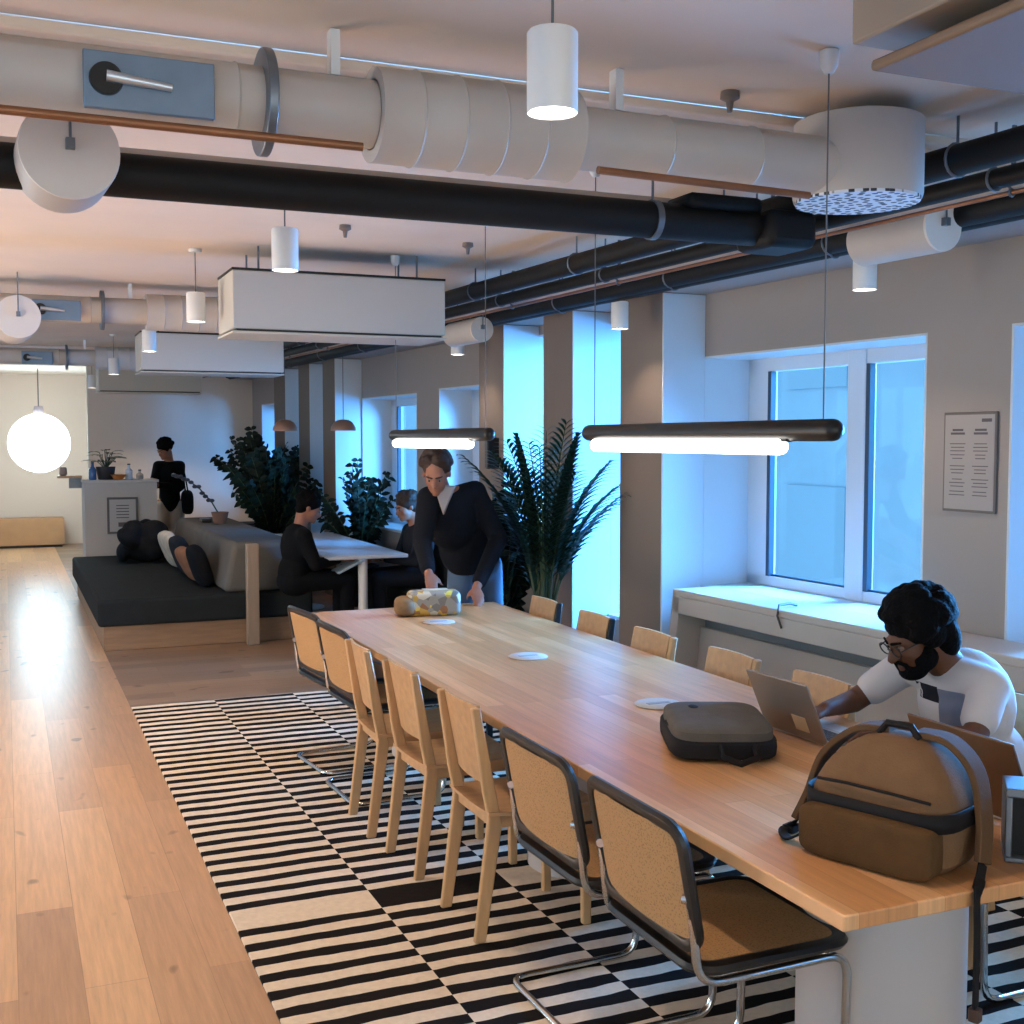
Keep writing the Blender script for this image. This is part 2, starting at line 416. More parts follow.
# poster on the wall
t = thing('poster', 'framed notice with two columns of small print on the grey wall', 'poster', W(4.065, -.002, 1.6), A)
M().box(-.012, 0, -.15, .15, -.225, .225).build('frame', mat('poster_edge', rgb(96,86,80), .5), t, bevel=.002)
M().box(-.0145, -.0118, -.14, .14, -.213, .213).build('sheet', mat('poster_sheet', rgb(152,145,142), .6), t, smooth=False)
ink = mat('poster_ink', rgb(84,78,80), .7)
m = M()
random.seed(3)
for side in (-1, 1):
    for (z0, n, th) in ((.15, 2, .010), (.085, 3, .004), (.035, 2, .004), (-.015, 3, .004), (-.075, 3, .004), (-.13, 2, .004)):
        for j in range(n):
            w = random.uniform(.055, .095); y0 = .065*side
            m.box(-.0155, -.0146, y0-w/2, y0+w/2, z0-j*.016-th, z0-j*.016)
m.box(-.0155, -.0146, -.125, -.07, .18, .195)
m.build('print', ink, t, smooth=False)

# ------------------------------------------------------------------ rug
rg = M().box(.70, 3.42, -.6, 7.75, .0005, .012).build('striped_rug', rugm, bevel=.003)
tag(rg, 'black and cream striped flat-woven rug under the long table', 'rug')

# ------------------------------------------------------------------ long table
TX0, TX1, TY0, TY1 = 1.535, 2.655, 1.875, 6.45
t = thing('long_table', 'long oak communal table on white pillar legs', 'table', (0,0,0))
M().box(TX0, TX1, TY0, TY1, .705, .74).build('tabletop', tabletop, t, bevel=.004)
for y in (2.40, 4.15, 5.95):
    M().lathe([(.20, 0), (.215, .006), (.215, .705)], (2.085, y, .012), 48).build('leg', mat('leg_paint', rgb(184,174,168), .5), t)
m = M().box(1.75, 2.45, 2.0, 6.3, .66, .7049); m.build('under_frame', blackmetal, t, bevel=.004)
m = M()
for x in (1.95, 2.22): m.box(x-.02, x+.02, 2.75, 6.0, .60, .66)
m.build('cable_tray', silver, t, bevel=.003)
gp = 'white power inserts in the long table'
for (x, y, lab) in ((2.11, 4.73, 'oval white power insert in the middle of the long table'), (2.16, 3.68, 'oval white power insert behind the grey bag'), (2.08, 5.82, 'white power insert in front of the snack box')):
    r = thing('power_insert', lab, 'socket', (x, y, .7402), 0, gp)
    M().lathe([(.02, 0), (.085, 0), (.088, .003), (.083, .007), (.02, .007)], (0,0,0), 32).build('cover', mat('socket_white', rgb(190,180,170), .4), r)
    M().box(-.045, .045, -.012, .012, .0065, .0085).build('socket_slot', mat('slot', rgb(150,150,152), .5), r, bevel=.001)

# ------------------------------------------------------------------ chairs
def make_wood_chair(label, group, legm=None):
    legm = legm or oak
    t = thing('wooden_chair', label, 'chair', (0,0,0), 0, group)      # faces +x, origin under the seat centre
    for sy in (-1, 1):
        y = sy*.165
        prof = [V((-.235, y-.013, 0)), V((-.195, y-.013, .0)), V((-.135, y-.013, .40)), V((-.16, y-.013, .52)), V((-.215, y-.013, .80)), V((-.245, y-.013, .80)), V((-.205, y-.013, .52)), V((-.185, y-.013, .42))]
        M().prism(prof, (0,.026,0)).build('leg', legm, t, bevel=.006)
        M().prism([V((.17, y-.015, 0)), V((.20, y-.015, 0)), V((.20, y-.015, .425)), V((.165, y-.015, .425))], (0,.03,0)).build('leg', legm, t, bevel=.005)
        M().box(-.16, .19, y-.011, y+.011, .385, .425).build('seat_rail', oakflat, t, bevel=.003)
    m = M(); m.box(-.17, -.15, -.155, .155, .385, .425); m.build('seat_rail', oakflat, t, bevel=.003)
    # seat: slightly dished plywood board
    m = M(); n = 8
    vs = []; fs = []
    for L0 in (0, 1):
        for i in range(n+1):
            for j in range(n+1):
                u = i/n*2-1; w = j/n*2-1
                hw = .205-.015*max(0, -u)
                z = .437+.010*(w*w)-.008*(1-u*u)+(-.012 if L0 == 0 else 0)
                vs.append(V((.015+u*.205, w*hw, z)))
    N1 = (n+1)*(n+1)
    for i in range(n):
        for j in range(n):
            a = i*(n+1)+j
            fs.append((a, a+1, a+n+2, a+n+1)); fs.append((N1+a, N1+a+n+1, N1+a+n+2, N1+a+1))
    for i in range(n):
        for (a, b) in ((i, i+1), (n*(n+1)+i+1, n*(n+1)+i), ((i+1)*(n+1), i*(n+1)), (i*(n+1)+n, (i+1)*(n+1)+n)):
            fs.append((a, b, N1+b, N1+a)[::-1])
    m.add(vs, fs); m.build('seat', oakflat, t)
    # backrest: curved board
    m = M(); vs = []; fs = []; n = 8
    for L0 in (0, 1):
        for i in range(n+1):
            for j in range(3):
                w = i/n*2-1; z = .525+j*.14
                x = -.168-(z-.52)*.19-.018*(1-w*w)+(.012 if L0 else 0)
                vs.append(V((x, w*.158, z)))
    q = (n+1)*3
    for i in range(n):
        for j in range(2):
            a = i*3+j
            fs.append((a, a+1, a+4, a+3)); fs.append((q+a, q+a+3, q+a+4, q+a+1))
        fs.append((i*3, i*3+3, q+i*3+3, q+i*3)); fs.append((i*3+2, q+i*3+2, q+i*3+5, i*3+5))
    for j in range(2):
        fs.append((j, q+j, q+j+1, j+1)); a = n*3+j; fs.append((a, a+1, q+a+1, q+a))
    m.add(vs, fs); m.build('backrest', oakflat, t)
    return t

def rrect(w, h, r, n=5):
    pts = []
    for (cx, cy, a0) in ((w-r, h-r, 0), (-w+r, h-r, 90), (-w+r, -h+r, 180), (w-r, -h+r, 270)):
        for i in range(n+1):
            a = math.radians(a0+90*i/n); pts.append((cx+r*math.cos(a), cy+r*math.sin(a)))
    return pts

def make_cesca(label, group):
    t = thing('cantilever_chair', label, 'chair', (0,0,0), 0, group)
    H = .458
    def bend(pts, r=.05, n=5):
        out = [V(pts[0])]
        for i in range(1, len(pts)-1):
            p = V(pts[i]); a = (V(pts[i-1])-p); b = (V(pts[i+1])-p)
            ra = min(r, a.length*.45, b.length*.45); pa = p+a.normalized()*ra; pb = p+b.normalized()*ra
            for j in range(n+1):
                u = j/n; out.append(pa*(1-u)**2+p*2*u*(1-u)+pb*u*u)
        out.append(V(pts[-1])); return out
    path = [(-.235, -.222, .70), (-.205, -.222, H-.035), (.225, -.222, H-.03), (.215, -.222, .012), (-.235, -.222, .012),
            (-.235, .222, .012), (.215, .222, .012), (.225, .222, H-.03), (-.205, .222, H-.035), (-.235, .222, .70)]
    M().tube(bend(path, .065), .0115, 10).build('tube_frame', chrome, t)
    # seat frame and cane
    ring = [V((x*1.0+.01, y, H+.0)) for x, y in rrect(.215, .222, .055)]
    M().tube(ring, .015, 8, closed=True, flat=1.5).build('seat_frame', blackwood, t)
    m = M(); pts = [V((x+.01, y, H+.006)) for x, y in rrect(.2, .207, .045)]
    m.prism(pts, (0,0,.006)); m.build('seat', cane, t)
    # back: curved frame
    def bk(u, w):        # u across, w up
        return V((-.215-.19*(w+.15)-.022*(1-(u/.225)**2)+.012, u, .655+w))
    ring = [bk(x, y) for x, y in rrect(.225, .148, .05)]
    M().tube(ring, .0145, 8, closed=True, flat=1.3).build('back_frame', blackwood, t)
    m = M(); vs = []; fs = []; n = 10
    for L0 in (0, 1):
        for i in range(n+1):
            for j in range(5):
                p = bk((i/n*2-1)*.214, (j/4*2-1)*.137); p.x += .003*(1 if L0 else -1); vs.append(p)
    q = (n+1)*5
    for i in range(n):
        for j in range(4):
            a = i*5+j; fs.append((a, a+1, a+6, a+5)); fs.append((q+a, q+a+5, q+a+6, q+a+1))
    m.add(vs, fs); m.build('backrest', cane, t)
    for sy in (-1, 1):
        M().cyl((-.222, sy*.226, .63), (-.24, sy*.205, .63), .012, seg=10).build('bracket', chrome, t)
        for bx_ in (-.15, .17): M().cyl((bx_, sy*.226, H-.01), (bx_, sy*.19, H-.01), .010, seg=10).build('bracket', chrome, t)
    return t

GL = 'chairs along the corridor side of the long table'; GR = 'chairs along the window side of the long table'
wc = make_wood_chair('pale wooden chair nearest the cane-backed chairs, corridor side of table', GL)
RZ = .012
wc.location = (1.645, 3.77, RZ)
dup(wc, (1.635, 4.40, RZ), math.radians(2), 'middle one of three pale wooden chairs on the corridor side of table', GL)
dup(wc, (1.615, 4.92, RZ), math.radians(-2), 'farthest of three pale wooden chairs on the corridor side of table', GL)
cc = make_cesca('cane-backed black framed chair nearest the camera, beside the table corner', GL)
cc.location = (1.655, 2.50, RZ)
dup(cc, (1.65, 3.08, RZ), math.radians(1), 'second nearest cane-backed black framed chair, beside the pale wooden chairs', GL)
dup(cc, (1.66, 5.42, RZ), math.radians(3), 'black framed cane chair just beyond the three wooden chairs', GL)
dup(cc, (1.65, 5.98, RZ), math.radians(6), 'black framed cane chair at the far corridor-side corner of table', GL)
R180 = PI
wb = make_wood_chair('window-side chair with wooden back and black legs, nearest the tall palm', GR, blackmetal)
wb.location = (2.53, 5.93, RZ); wb.rotation_euler = (0,0,R180)
dup(wb, (2.53, 5.32, RZ), R180, 'window-side chair with wooden back and black legs, second from the palm', GR)
dup(wc, (2.52, 4.72, RZ), R180, 'window-side wooden chair in front of the grey pillar', GR)
dup(wc, (2.55, 4.12, RZ), R180, 'window-side wooden chair behind the raised laptop lid', GR)
dup(wc, (2.57, 3.55, RZ), R180, 'window-side wooden chair beside the seated man', GR)
dup(wc, (3.0, 2.97, RZ), R180, 'wooden chair the man in the white T-shirt sits on', GR)
dup(cc, (2.86, 2.37, RZ), R180, 'cane chair cut off by the right edge of the picture', GR)

# ------------------------------------------------------------------ ceiling services
def duct_run(y, label, wide, plate_x, zc=2.545, k=1.0, diffuser=True):
    t = thing('spiral_duct', label, 'duct', (0,0,0))
    r1, r2 = .086*k, .121*k
    x0, x1 = wide
    def seams(m, a, b, r, step):
        prof = []; x = a
        while x < b:
            prof += [(r, x), (r, min(x+step-.012, b)), (r+.004, min(x+step-.006, b)), (r, min(x+step, b))]; x += step
        return m.lathe(prof, (0, y, zc), 32, 'x')
    seams(M(), -2.95, x0, r1, .7).build('duct_run', ductm, t)
    seams(M(), x0, x1, r2, .115).build('silencer', ductm, t)
    seams(M(), x1, 2.45, r1, .3).build('duct_run', ductm, t)
    # flange ring
    M().lathe([(r1, -.012), (r1+.045, -.012), (r1+.045, .012), (r1, .012)], (plate_x+.28, y, zc), 36, 'x').build('flange', galv, t, bevel=.003)
    # damper plate with actuator, facing the room
    pl = M().box(plate_x-.155, plate_x+.14, y-r1-.03, y-r1-.012, zc-.085, zc+.045).build('damper_plate', blueplate, t, bevel=.003)
    m = M(); m.lathe([(.012, -.012), (.036, -.012), (.038, .0), (.036, .004)], (plate_x-.105, y-r1-.03, zc-.018), 24, 'y')
    m.build('dial', blackmetal, pl)
    m = M(); m.cyl((plate_x-.105, y-r1-.042, zc-.014), (plate_x+.04, y-r1-.042, zc-.026), .014, .009, 12); m.build('actuator', silver, pl)
    for xx in (plate_x+.46, x1+.15, -1.2):
        M().box(xx-.012, xx+.012, y-.02, y+.02, zc+r1, CEIL-.005).build('hanger', whitemetal, t)
    return t
duct_run(3.02, 'big white spiral duct crossing the ceiling in front of the round diffuser', (.90, 1.47), .34)
duct_run(8.35, 'white spiral duct crossing the ceiling behind the first fan coil unit', (.90, 1.47), .34, 2.56)
duct_run(13.2, 'farthest white spiral duct crossing the ceiling near the far wall', (.90, 1.47), .34, 2.56)
# drum diffuser at the end of the near duct
t = thing('drum_diffuser', 'white drum air diffuser with perforated underside hanging from the ceiling', 'air diffuser', (2.50, 3.05, 0))
M().lathe([(.19, 2.46), (.196, 2.455), (.20, 2.47), (.20, 2.695), (.19, 2.70)], (0,0,0), 48).build('drum', ductm, t)
M().lathe([(.192, 2.448), (.192, 2.458)], (0,0,0), 48).build('perforated_plate', perf, t)
# copper pipes
cp = M()
for zz_, a, b in ((2.43, -2.9, .84), (2.42, 1.50, 2.20)):
    cp = M().cyl((a, 2.90, zz_+.012), (b, 2.90, zz_), .011, seg=12)
    o = cp.build('copper_pipe', copper)
    tag(o, 'thin copper pipe below the spiral duct, '+('left of the wide silencer' if a < 0 else 'right of the wide silencer'), 'pipe', 'copper pipes under the duct')
# thick black transverse pipes
def pipe_cross(y, z, r, x0, x1, lab):
    t = thing('insulated_pipe', lab, 'pipe', (0,0,0), 0, 'black insulated ceiling pipes')
    M().cyl((x0, y, z), (x1, y, z), r, seg=24).build('pipe_jacket', blackfoam, t)
    for x in (x0+1.2, (x0+x1)/2+.4, x1-.45):
        m = M(); m.lathe([(r+.001, -.012), (r+.006, -.012), (r+.006, .012), (r+.001, .012)], (x, y, z), 24, 'x'); m.cyl((x, y, z+r), (x, y, CEIL-.01), .005, seg=8)
        m.build('clamp', galv, t)
pipe_cross(3.80, 2.50, .066, -2.9, 2.64, 'thick black insulated pipe crossing the ceiling left to right')
m = M().cyl((-2.9, 3.98, 2.58), (2.6, 3.98, 2.58), .045, seg=20); o = m.build('vent_pipe', ductm)
tag(o, 'pale grey pipe running just above the thick black crossing pipe', 'pipe')
def pipe_along(n, z, r, s0, s1, lab, m_=None, name='insulated_pipe', group='black insulated ceiling pipes'):
    t = thing(name, lab, 'pipe', (0,0,0), 0, group)
    M().cyl(W(s0, n, z), W(s1, n, z), r, seg=20).build('pipe_jacket', m_ or blackfoam, t)
    s = s0+.6
    while s < s1:
        c = W(s, n, z); ring = [c+(V((0,0,1))*math.cos(a*PI/8)+WN*math.sin(a*PI/8))*(r+.003) for a in range(16)]
        m = M(); m.tube(ring, .005, 6, closed=True); m.cyl(c+V((0,0,r)), V((c.x, c.y, CEIL-.01)), .005, seg=6); s += 1.25
        m.build('clamp', galv, t)
pipe_along(-1.20, 2.60, .050, 1.2, 16, 'uppermost black insulated pipe running along the window side')
pipe_along(-1.03, 2.555, .034, 1.2, 16, 'thin black insulated pipe beneath the uppermost one along the window side')
pipe_along(-.62, 2.565, .052, 1.2, 16, 'lower thick black insulated pipe running above the windows')
pipe_along(-.60, 2.53, .028, 1.2, 16, 'lowest thin black insulated pipe running above the windows')
pipe_along(-.95, 2.52, .008, 1.2, 16, 'slim copper pipe running between the black pipes along the windows', copper, 'copper_pipe', '')
pipe_along(-.94, 2.56, .03, 1.2, 16, 'pale cable tray pipe between the two rows of black pipes', ductm, 'conduit', '')
o = M().box(2.62, 2.84, 3.68, 3.92, 2.42, 2.56).build('pipe_junction', blackfoam, bevel=.03); tag(o, 'black insulated junction where the crossing pipe meets the long pipes', 'pipe junction')
o = M().box(2.30, 2.62, 3.72, 3.90, 2.545, 2.60).build('valve_box', blackfoam, bevel=.02); tag(o, 'black insulated valve block on top of the crossing pipe end', 'valve')

# short round air terminals with flat end caps
def terminal(c, r, L, lab, yaw=A):
    t = thing('air_terminal', lab, 'air terminal', c, yaw, 'round capped air terminals')
    M().lathe([(r*.96, 0), (r, .01), (r, L)], (0,0,0), 40, 'y').build('barrel', ductm, t)
    M().lathe([(.01, -.006), (r*.98, -.006), (r*.99, .0), (r*.98, .006)], (0,0,0), 40, 'y').build('end_cap', warmwhite, t)
    m = M().box(-.012, .012, -.03, -.006, .0, .03); m.cyl((0, -.02, .03), (0, -.02, CEIL-c[2]-.005), .004, seg=8); m.build('hanger', galv, t)
terminal((.19, 3.60, 2.515), .138, .22, 'round capped air terminal hanging before the black pipe, far left')
p = W(3.57, -.72, 2.51); terminal(p, .095, .42, 'round capped air terminal hanging beside the drum diffuser, right side')
p = W(7.75, -.72, 2.47); terminal(p, .088, .5, 'round capped air terminal beyond the first fan coil unit, above the windows')
terminal((.10, 8.05, 2.47), .135, .5, 'round capped air terminal at far left above the corridor')

# fan coil units
def make_fcu(label):
    t = thing('fan_coil_unit', label, 'air conditioner', (0,0,0), 0, 'hanging white fan coil units')
    M().box(-.60, .60, 0, .46, 0, .31).build('casing', unitm, t, bevel=.006)
    M().box(-.602, .602, -.002, .462, .31, .322).build('top_gap', blackmetal, t, smooth=False)
    M().box(-.58, .58, .012, .45, -.012, 0).build('intake_slot', blackmetal, t, smooth=False)
    M().box(-.605, .605, -.006, .466, -.024, -.012).build('bottom_panel', unitm, t, bevel=.003)
    for x in (-.45, .45):
        for y in (.06, .40): M().cyl((x, y, .32), (x, y, .45), .006, seg=8).build('hanger', galv, t)
    return t
fc = make_fcu('nearest hanging white fan coil unit, before the first window-side pillar'); fc.location = (1.735, 6.40, 2.295)
dup(fc, (1.67, 10.35, 2.29), 0, 'second hanging white fan coil unit, partly shaded behind the nearest one')
dup(fc, (1.65, 14.9, 2.29), 0, 'farthest hanging white fan coil unit near the cabinet wall')
t = thing('ceiling_cassette', 'large beige air conditioning unit in the top right corner', 'air conditioner', (1.52, .60, 2.40), 0)
M().box(0, 1.3, 0, 1.28, .06, .345).build('casing', beige, t, bevel=.006)
M().box(.10, 1.25, .08, 1.16, .022, .06).build('intake_slot', blackmetal, t, smooth=False)
M().box(.012, 1.3, 0, 1.24, 0, .022).build('bottom_panel', mat('taupe_panel', rgb(130,104,82), .6), t, bevel=.008)
m = M()
for q in range(4): M().cyl((-.003, 1.16-q*.06, .15), (.004, 1.16-q*.06, .15), .007, seg=10).build('screw', blackmetal, t)

# sprinklers / ceiling boxes
for (x, y, lab) in ((1.56, 5.70, 'small dark ceiling sensor between pendant and fan coil unit'), (2.30, 5.95, 'small ceiling hook fitting above the nearest fan coil unit'), (2.04, 2.98+.1, 'small sprinkler head above the spiral duct')):
    t = thing('ceiling_sensor', lab, 'sensor', (x, y, CEIL-.03), 0, 'small ceiling fittings')
    M().lathe([(.028, .03), (.03, .01), (.012, 0), (.008, -.03)], (0,0,0), 16).build('body', mat('sensor', rgb(120,105,98), .5), t)

# ------------------------------------------------------------------ lamps
lampglow = emis('lamp_glow', (1,.93,.84,1), 14)
tubeglow = emis('tube_glow', (1,.95,.88,1), 9)
globeglow = emis('globe_glow', (.62,.86,1,1), 16)
def make_downlight(label):
    t = thing('pendant_downlight', label, 'ceiling light', (0,0,0), 0, 'white cylinder pendant downlights')
    M().lathe([(.048, .006), (.05, .0), (.051, .004), (.051, .155), (.047, .16), (.008, .165)], (0,0,0), 32).build('lamp_body', whitemetal, t)
    M().lathe([(.005, .004), (.044, .004), (.044, .010), (.005, .010)], (0,0,0), 32).build('diffuser', lampglow, t)
    M().cyl((0,0,.16), (0,0,.395), .003, seg=8).build('cord', cable, t)
    M().lathe([(.035, .38), (.035, .397), (.01, .398)], (0,0,0), 24).build('canopy', whitemetal, t)
    return t
def spot(loc, en, col=(1,.80,.60), size=2.3, r=.045):
    l = bpy.data.lights.new('downlight_beam', 'SPOT'); l.energy = en; l.color = col; l.spot_size = size; l.spot_blend = .6; l.shadow_soft_size = r
    o = bpy.data.objects.new('downlight_beam', l); COL.objects.link(o); o.location = loc; o['kind'] = 'helper'
    return o
spots = [(1.02, 2.17, 'nearest white cylinder pendant, hanging before the spiral duct'), (1.01, 4.56, 'white cylinder pendant just beyond the black crossing pipe'),
         (.99, 6.72, 'white cylinder pendant left of the nearest fan coil unit'), (1.0, 9.1, 'white cylinder pendant above the lounge bench'), (1.03, 15.7, 'tiny white cylinder pendant above the cabinet at the far end'),
         (3.45, 4.15, 'white cylinder pendant hanging before the big window'), (3.34, 6.17, 'white cylinder pendant hanging before the grey pillar'), (3.2, 8.5, 'white cylinder pendant beyond the second pillar'),
         (1.02, -.25, 'white cylinder pendant behind the camera, left'), (3.5, 1.9, 'white cylinder pendant at the window side near the camera'),
         (-1.2, 2.1, 'white cylinder pendant over the near corridor'), (-1.2, 6.6, 'white cylinder pendant over the middle corridor'), (-1.2, 11.5, 'white cylinder pendant over the far corridor'), (1.02, 12.4, 'white cylinder pendant above the far end of the bench'),
         (2.35, 16.0, 'white cylinder pendant near the far wall behind the leafy plants'), (1.65, 16.2, 'white cylinder pendant behind the cabinet near the far wall')]
d0 = None
for (x, y, lab) in spots:
    z = 2.35
    if d0 is None: d0 = make_downlight(lab); d0.location = (x, y, z)
    else: dup(d0, (x, y, z), 0, lab)
    spot((x, y, z-.012), (16 if x > 3 else 42) if y < 15 else 45, size=2.0)

def make_linear(label, y0, y1):
    t = thing('linear_pendant', label, 'pendant light', (2.07, y0, 1.727), 0, 'black linear pendants over the long table')
    L_ = y1-y0
    M().caps((0, .02, 0), (0, L_-.02, 0), .031, seg=20).build('rod', blackmetal, t)
    M().caps((-.012, .24, -.046), (-.012, L_-.1, -.046), .024, seg=16).build('light_tube', tubeglow, t)
    M().box(-.02, .0, .2, L_-.06, -.033, -.018).build('tube_holder', blackmetal, t)
    for q in (.06, L_-.06):
        M().cyl((0, q, .03), (0, q, CEIL-1.73), .0022, seg=8).build('cord', cable, t)
        M().lathe([(.012, CEIL-1.79), (.024, CEIL-1.77), (.026, CEIL-1.73), (.01, CEIL-1.729)], (0, q, 0), 20).build('canopy', whitemetal, t)
    return t
make_linear('near black linear pendant with glowing tube above the long table', 2.59, 4.08)
make_linear('far black linear pendant above the bending man', 5.07, 6.56)
o = M().box(-.05, .05, -.07, .0, -.12, .12).build('wall_speaker', blackmetal, bevel=.01)
o.location = W(8.42, -.31, 1.60)+V((-.03, 0, 0)); tag(o, 'small black speaker on the pillar behind the far linear pendant', 'speaker')

t = thing('globe_lamp', 'big round glowing lamp at the end of the corridor', 'lamp', (.475, 18.7, 1.655))
M().ell((0,0,0), (.43,.43,.43), seg=48, rings=32).build('globe', globeglow, t)
M().cyl((0,0,.42), (0,0,1.09), .008, seg=8).build('cord', cable, t)
M().lathe([(.06, .54), (.075, .47), (.06, .42)], (0,0,0), 20).build('cap', mat('cap', rgb(150,130,130), .5), t)

def dome(x, y, z, lab):
    t = thing('dome_pendant', lab, 'pendant light', (x, y, z), 0, 'copper dome pendants over the white table')
    M().lathe([(.012, .11), (.05, .105), (.09, .08), (.118, .035), (.122, .0), (.118, .0), (.086, .075), (.012, .10)], (0,0,0), 28, close=False).build('lamp_shade', mat('dome_copper', rgb(190,150,130), .35, .6), t)
    M().ell((0,0,.035), (.05,.05,.03)).build('bulb', lampglow, t)
    M().cyl((0,0,.10), (0,0,CEIL-z), .004, seg=8).build('cord', cable, t)
dome(2.55, 11.6, 1.79, 'left copper dome pendant above the leafy plants')
dome(3.03, 11.2, 1.79, 'right copper dome pendant above the white table')

# ------------------------------------------------------------------ lounge bench
fabric = mat('dark_grey_upholstery', rgb(40,43,45), .9, var=.15, scale=8, bump=.2, bscale=160, spec=.1)
fabric2 = mat('grey_upholstery', rgb(100,96,92), .9, var=.1, scale=6, bump=.2, bscale=160, spec=.1)
t = thing('lounge_bench', 'low dark upholstered lounge bench on a wooden plinth', 'bench', (0,0,0))
M().box(.70, 2.36, 9.95, 13.7, 0, .20).build('plinth', plinthoak, t, bevel=.005)
M().box(.655, 2.40, 9.90, 13.75, .20, .42).build('seat_cushion', fabric, t, bevel=.03, seg=4)
m = M(); m.prism([V((1.66, 9.98, .42)), V((2.36, 9.98, .42)), V((2.30, 9.98, .84)), V((1.74, 9.98, .84))], (0, 3.5, 0))
m.build('backrest', fabric2, t, bevel=.05, seg=4)
o = M().box(1.82, 1.92, 9.78, 9.86, 0, .84).build('wooden_post', mat('post_wood', rgb(150,130,112), .5, var=.1, stretch=(6,6,.8)), bevel=.006); tag(o, 'slim pale wooden post at the near face of the bench', 'post')
def cushion(loc, rot, size, col, lab):
    o = M().ell((0,0,0), size, seg=24, rings=16, e=.62).build('cushion', mat('cushion_fabric', col, .9, var=.25, scale=12, bump=.15, bscale=120, spec=.1))
    o.location = loc; o.rotation_euler = [math.radians(q) for q in rot]; tag(o, lab, 'cushion', 'cushions leaning on the bench back')
cushion((1.52, 12.2, .61), (0, -22, 8), (.07,.22,.19), rgb(196,182,164), 'cream cushion next to the black jacket')
cushion((1.53, 11.5, .61), (0, -20, 5), (.07,.23,.19), rgb(38,40,46), 'dark navy cushion between the cream and brown ones')
cushion((1.52, 10.95, .58), (0, -28, 8), (.06,.20,.17), rgb(150,104,80), 'rust brown cushion in front of the bench back')
cushion((1.55, 10.55, .60), (0, -18, 3), (.07,.22,.19), rgb(24,24,28), 'black cushion nearest the camera on the bench')
m = M()
for q in range(16):
    m.ell((random.uniform(-.2,.2), random.uniform(-.25,.25), random.uniform(.08,.34)), (random.uniform(.08,.15), .14, random.uniform(.07,.14)), Euler((random.random(), random.random(), random.random())).to_matrix())
m.ell((0,0,.16), (.27,.33,.17)); m.ell((-.24,-.05,.1), (.07,.2,.1))
o = m.build('black_jacket', mat('jacket_cloth', rgb(14,14,17), .8, bump=.2, bscale=30, spec=.2), voxel=.02, relax=4); o.location = (1.36, 13.0, .42)
tag(o, 'heap of black jackets at the far end of the bench', 'jacket')
o = M().box(-.05,.05,-.10,.10,0,.035).build('dark_notebook', blackwood, bevel=.008); o.location = (1.92, 12.6, .845); tag(o, 'small dark object lying on the bench back', 'notebook')

# ------------------------------------------------------------------ cabinet and what stands on it
cabm = mat('cabinet_laminate', rgb(186,180,174), .5, spec=.3)
t = thing('cabinet', 'pale grey waist-high cabinet with a framed notice on its front', 'cabinet', (.83, 14.3, 0))
M().box(0, .80, 0, .55, 0, 1.21).build('body', cabm, t, bevel=.005)
M().box(-.02, .82, -.02, .57, 1.21, 1.24).build('worktop', mat('worktop', rgb(196,190,184), .4), t, bevel=.004)
t = thing('framed_notice', 'small dark-framed notice hanging on the cabinet front', 'picture frame', (1.24, 14.295, .83))
M().box(-.17, .17, -.015, 0, -.21, .21).build('frame', mat('frame_grey', rgb(88,84,84), .5), t, bevel=.003)
M().box(-.145, .145, -.018, -.014, -.185, .185).build('sheet', mat('notice_sheet', rgb(178,174,172), .6), t, smooth=False)
m = M()
for q in range(5): m.box(-.07, .07, -.0195, -.018, .11-q*.035, .12-q*.035)
m.box(-.05, .06, -.0195, -.018, -.13, -.08); m.build('print', ink, t, smooth=False)

leafm = mat('dark_green_leaf', rgb(18,36,22), .6, col2=rgb(9,18,12), scale=3, spec=.25)
leafm2 = mat('palm_leaf', rgb(26,58,40), .5, col2=rgb(14,34,24), scale=3, spec=.35)
leafm3 = mat('light_leaf', rgb(86,120,84), .5, col2=rgb(40,70,46), scale=5)
stemm = mat('green_stem', rgb(48,66,36), .6)
potdark = mat('dark_pot', rgb(44,44,48), .5); soil = mat('soil', rgb(40,30,24), .9)
def leaf(m, p, d, up, L_, w, n=4, droop=.25):
    d = V(d).normalized(); s = d.cross(V(up))
    if s.length < 1e-3: s = V((1,0,0))
    s.normalize(); u = s.cross(d)
    vs = []
    for i in range(n+1):
        q = i/n; c = V(p)+d*L_*q-V((0,0,1))*droop*L_*q*q
        ww = w*math.sin(PI*min(.97, q*.92+.05))**.8
        vs += [c-s*ww+u*ww*.25, c, c+s*ww+u*ww*.25]
    fs = []
    for i in range(n):
        a = i*3; fs += [(a, a+1, a+4, a+3), (a+1, a+2, a+5, a+4)]
    m.add(vs, fs)
def pot(t, r, h, mt):
    M().lathe([(r*.75, 0), (r*.8, .005), (r, h), (r*.9, h), (r*.88, h-.03), (.01, h-.03)], (0,0,0), 28, close=False).build('pot', mt, t)
    M().lathe([(.005, h-.032), (r*.89, h-.032), (r*.89, h-.028), (.005, h-.026)], (0,0,0), 20).build('soil', soil, t)
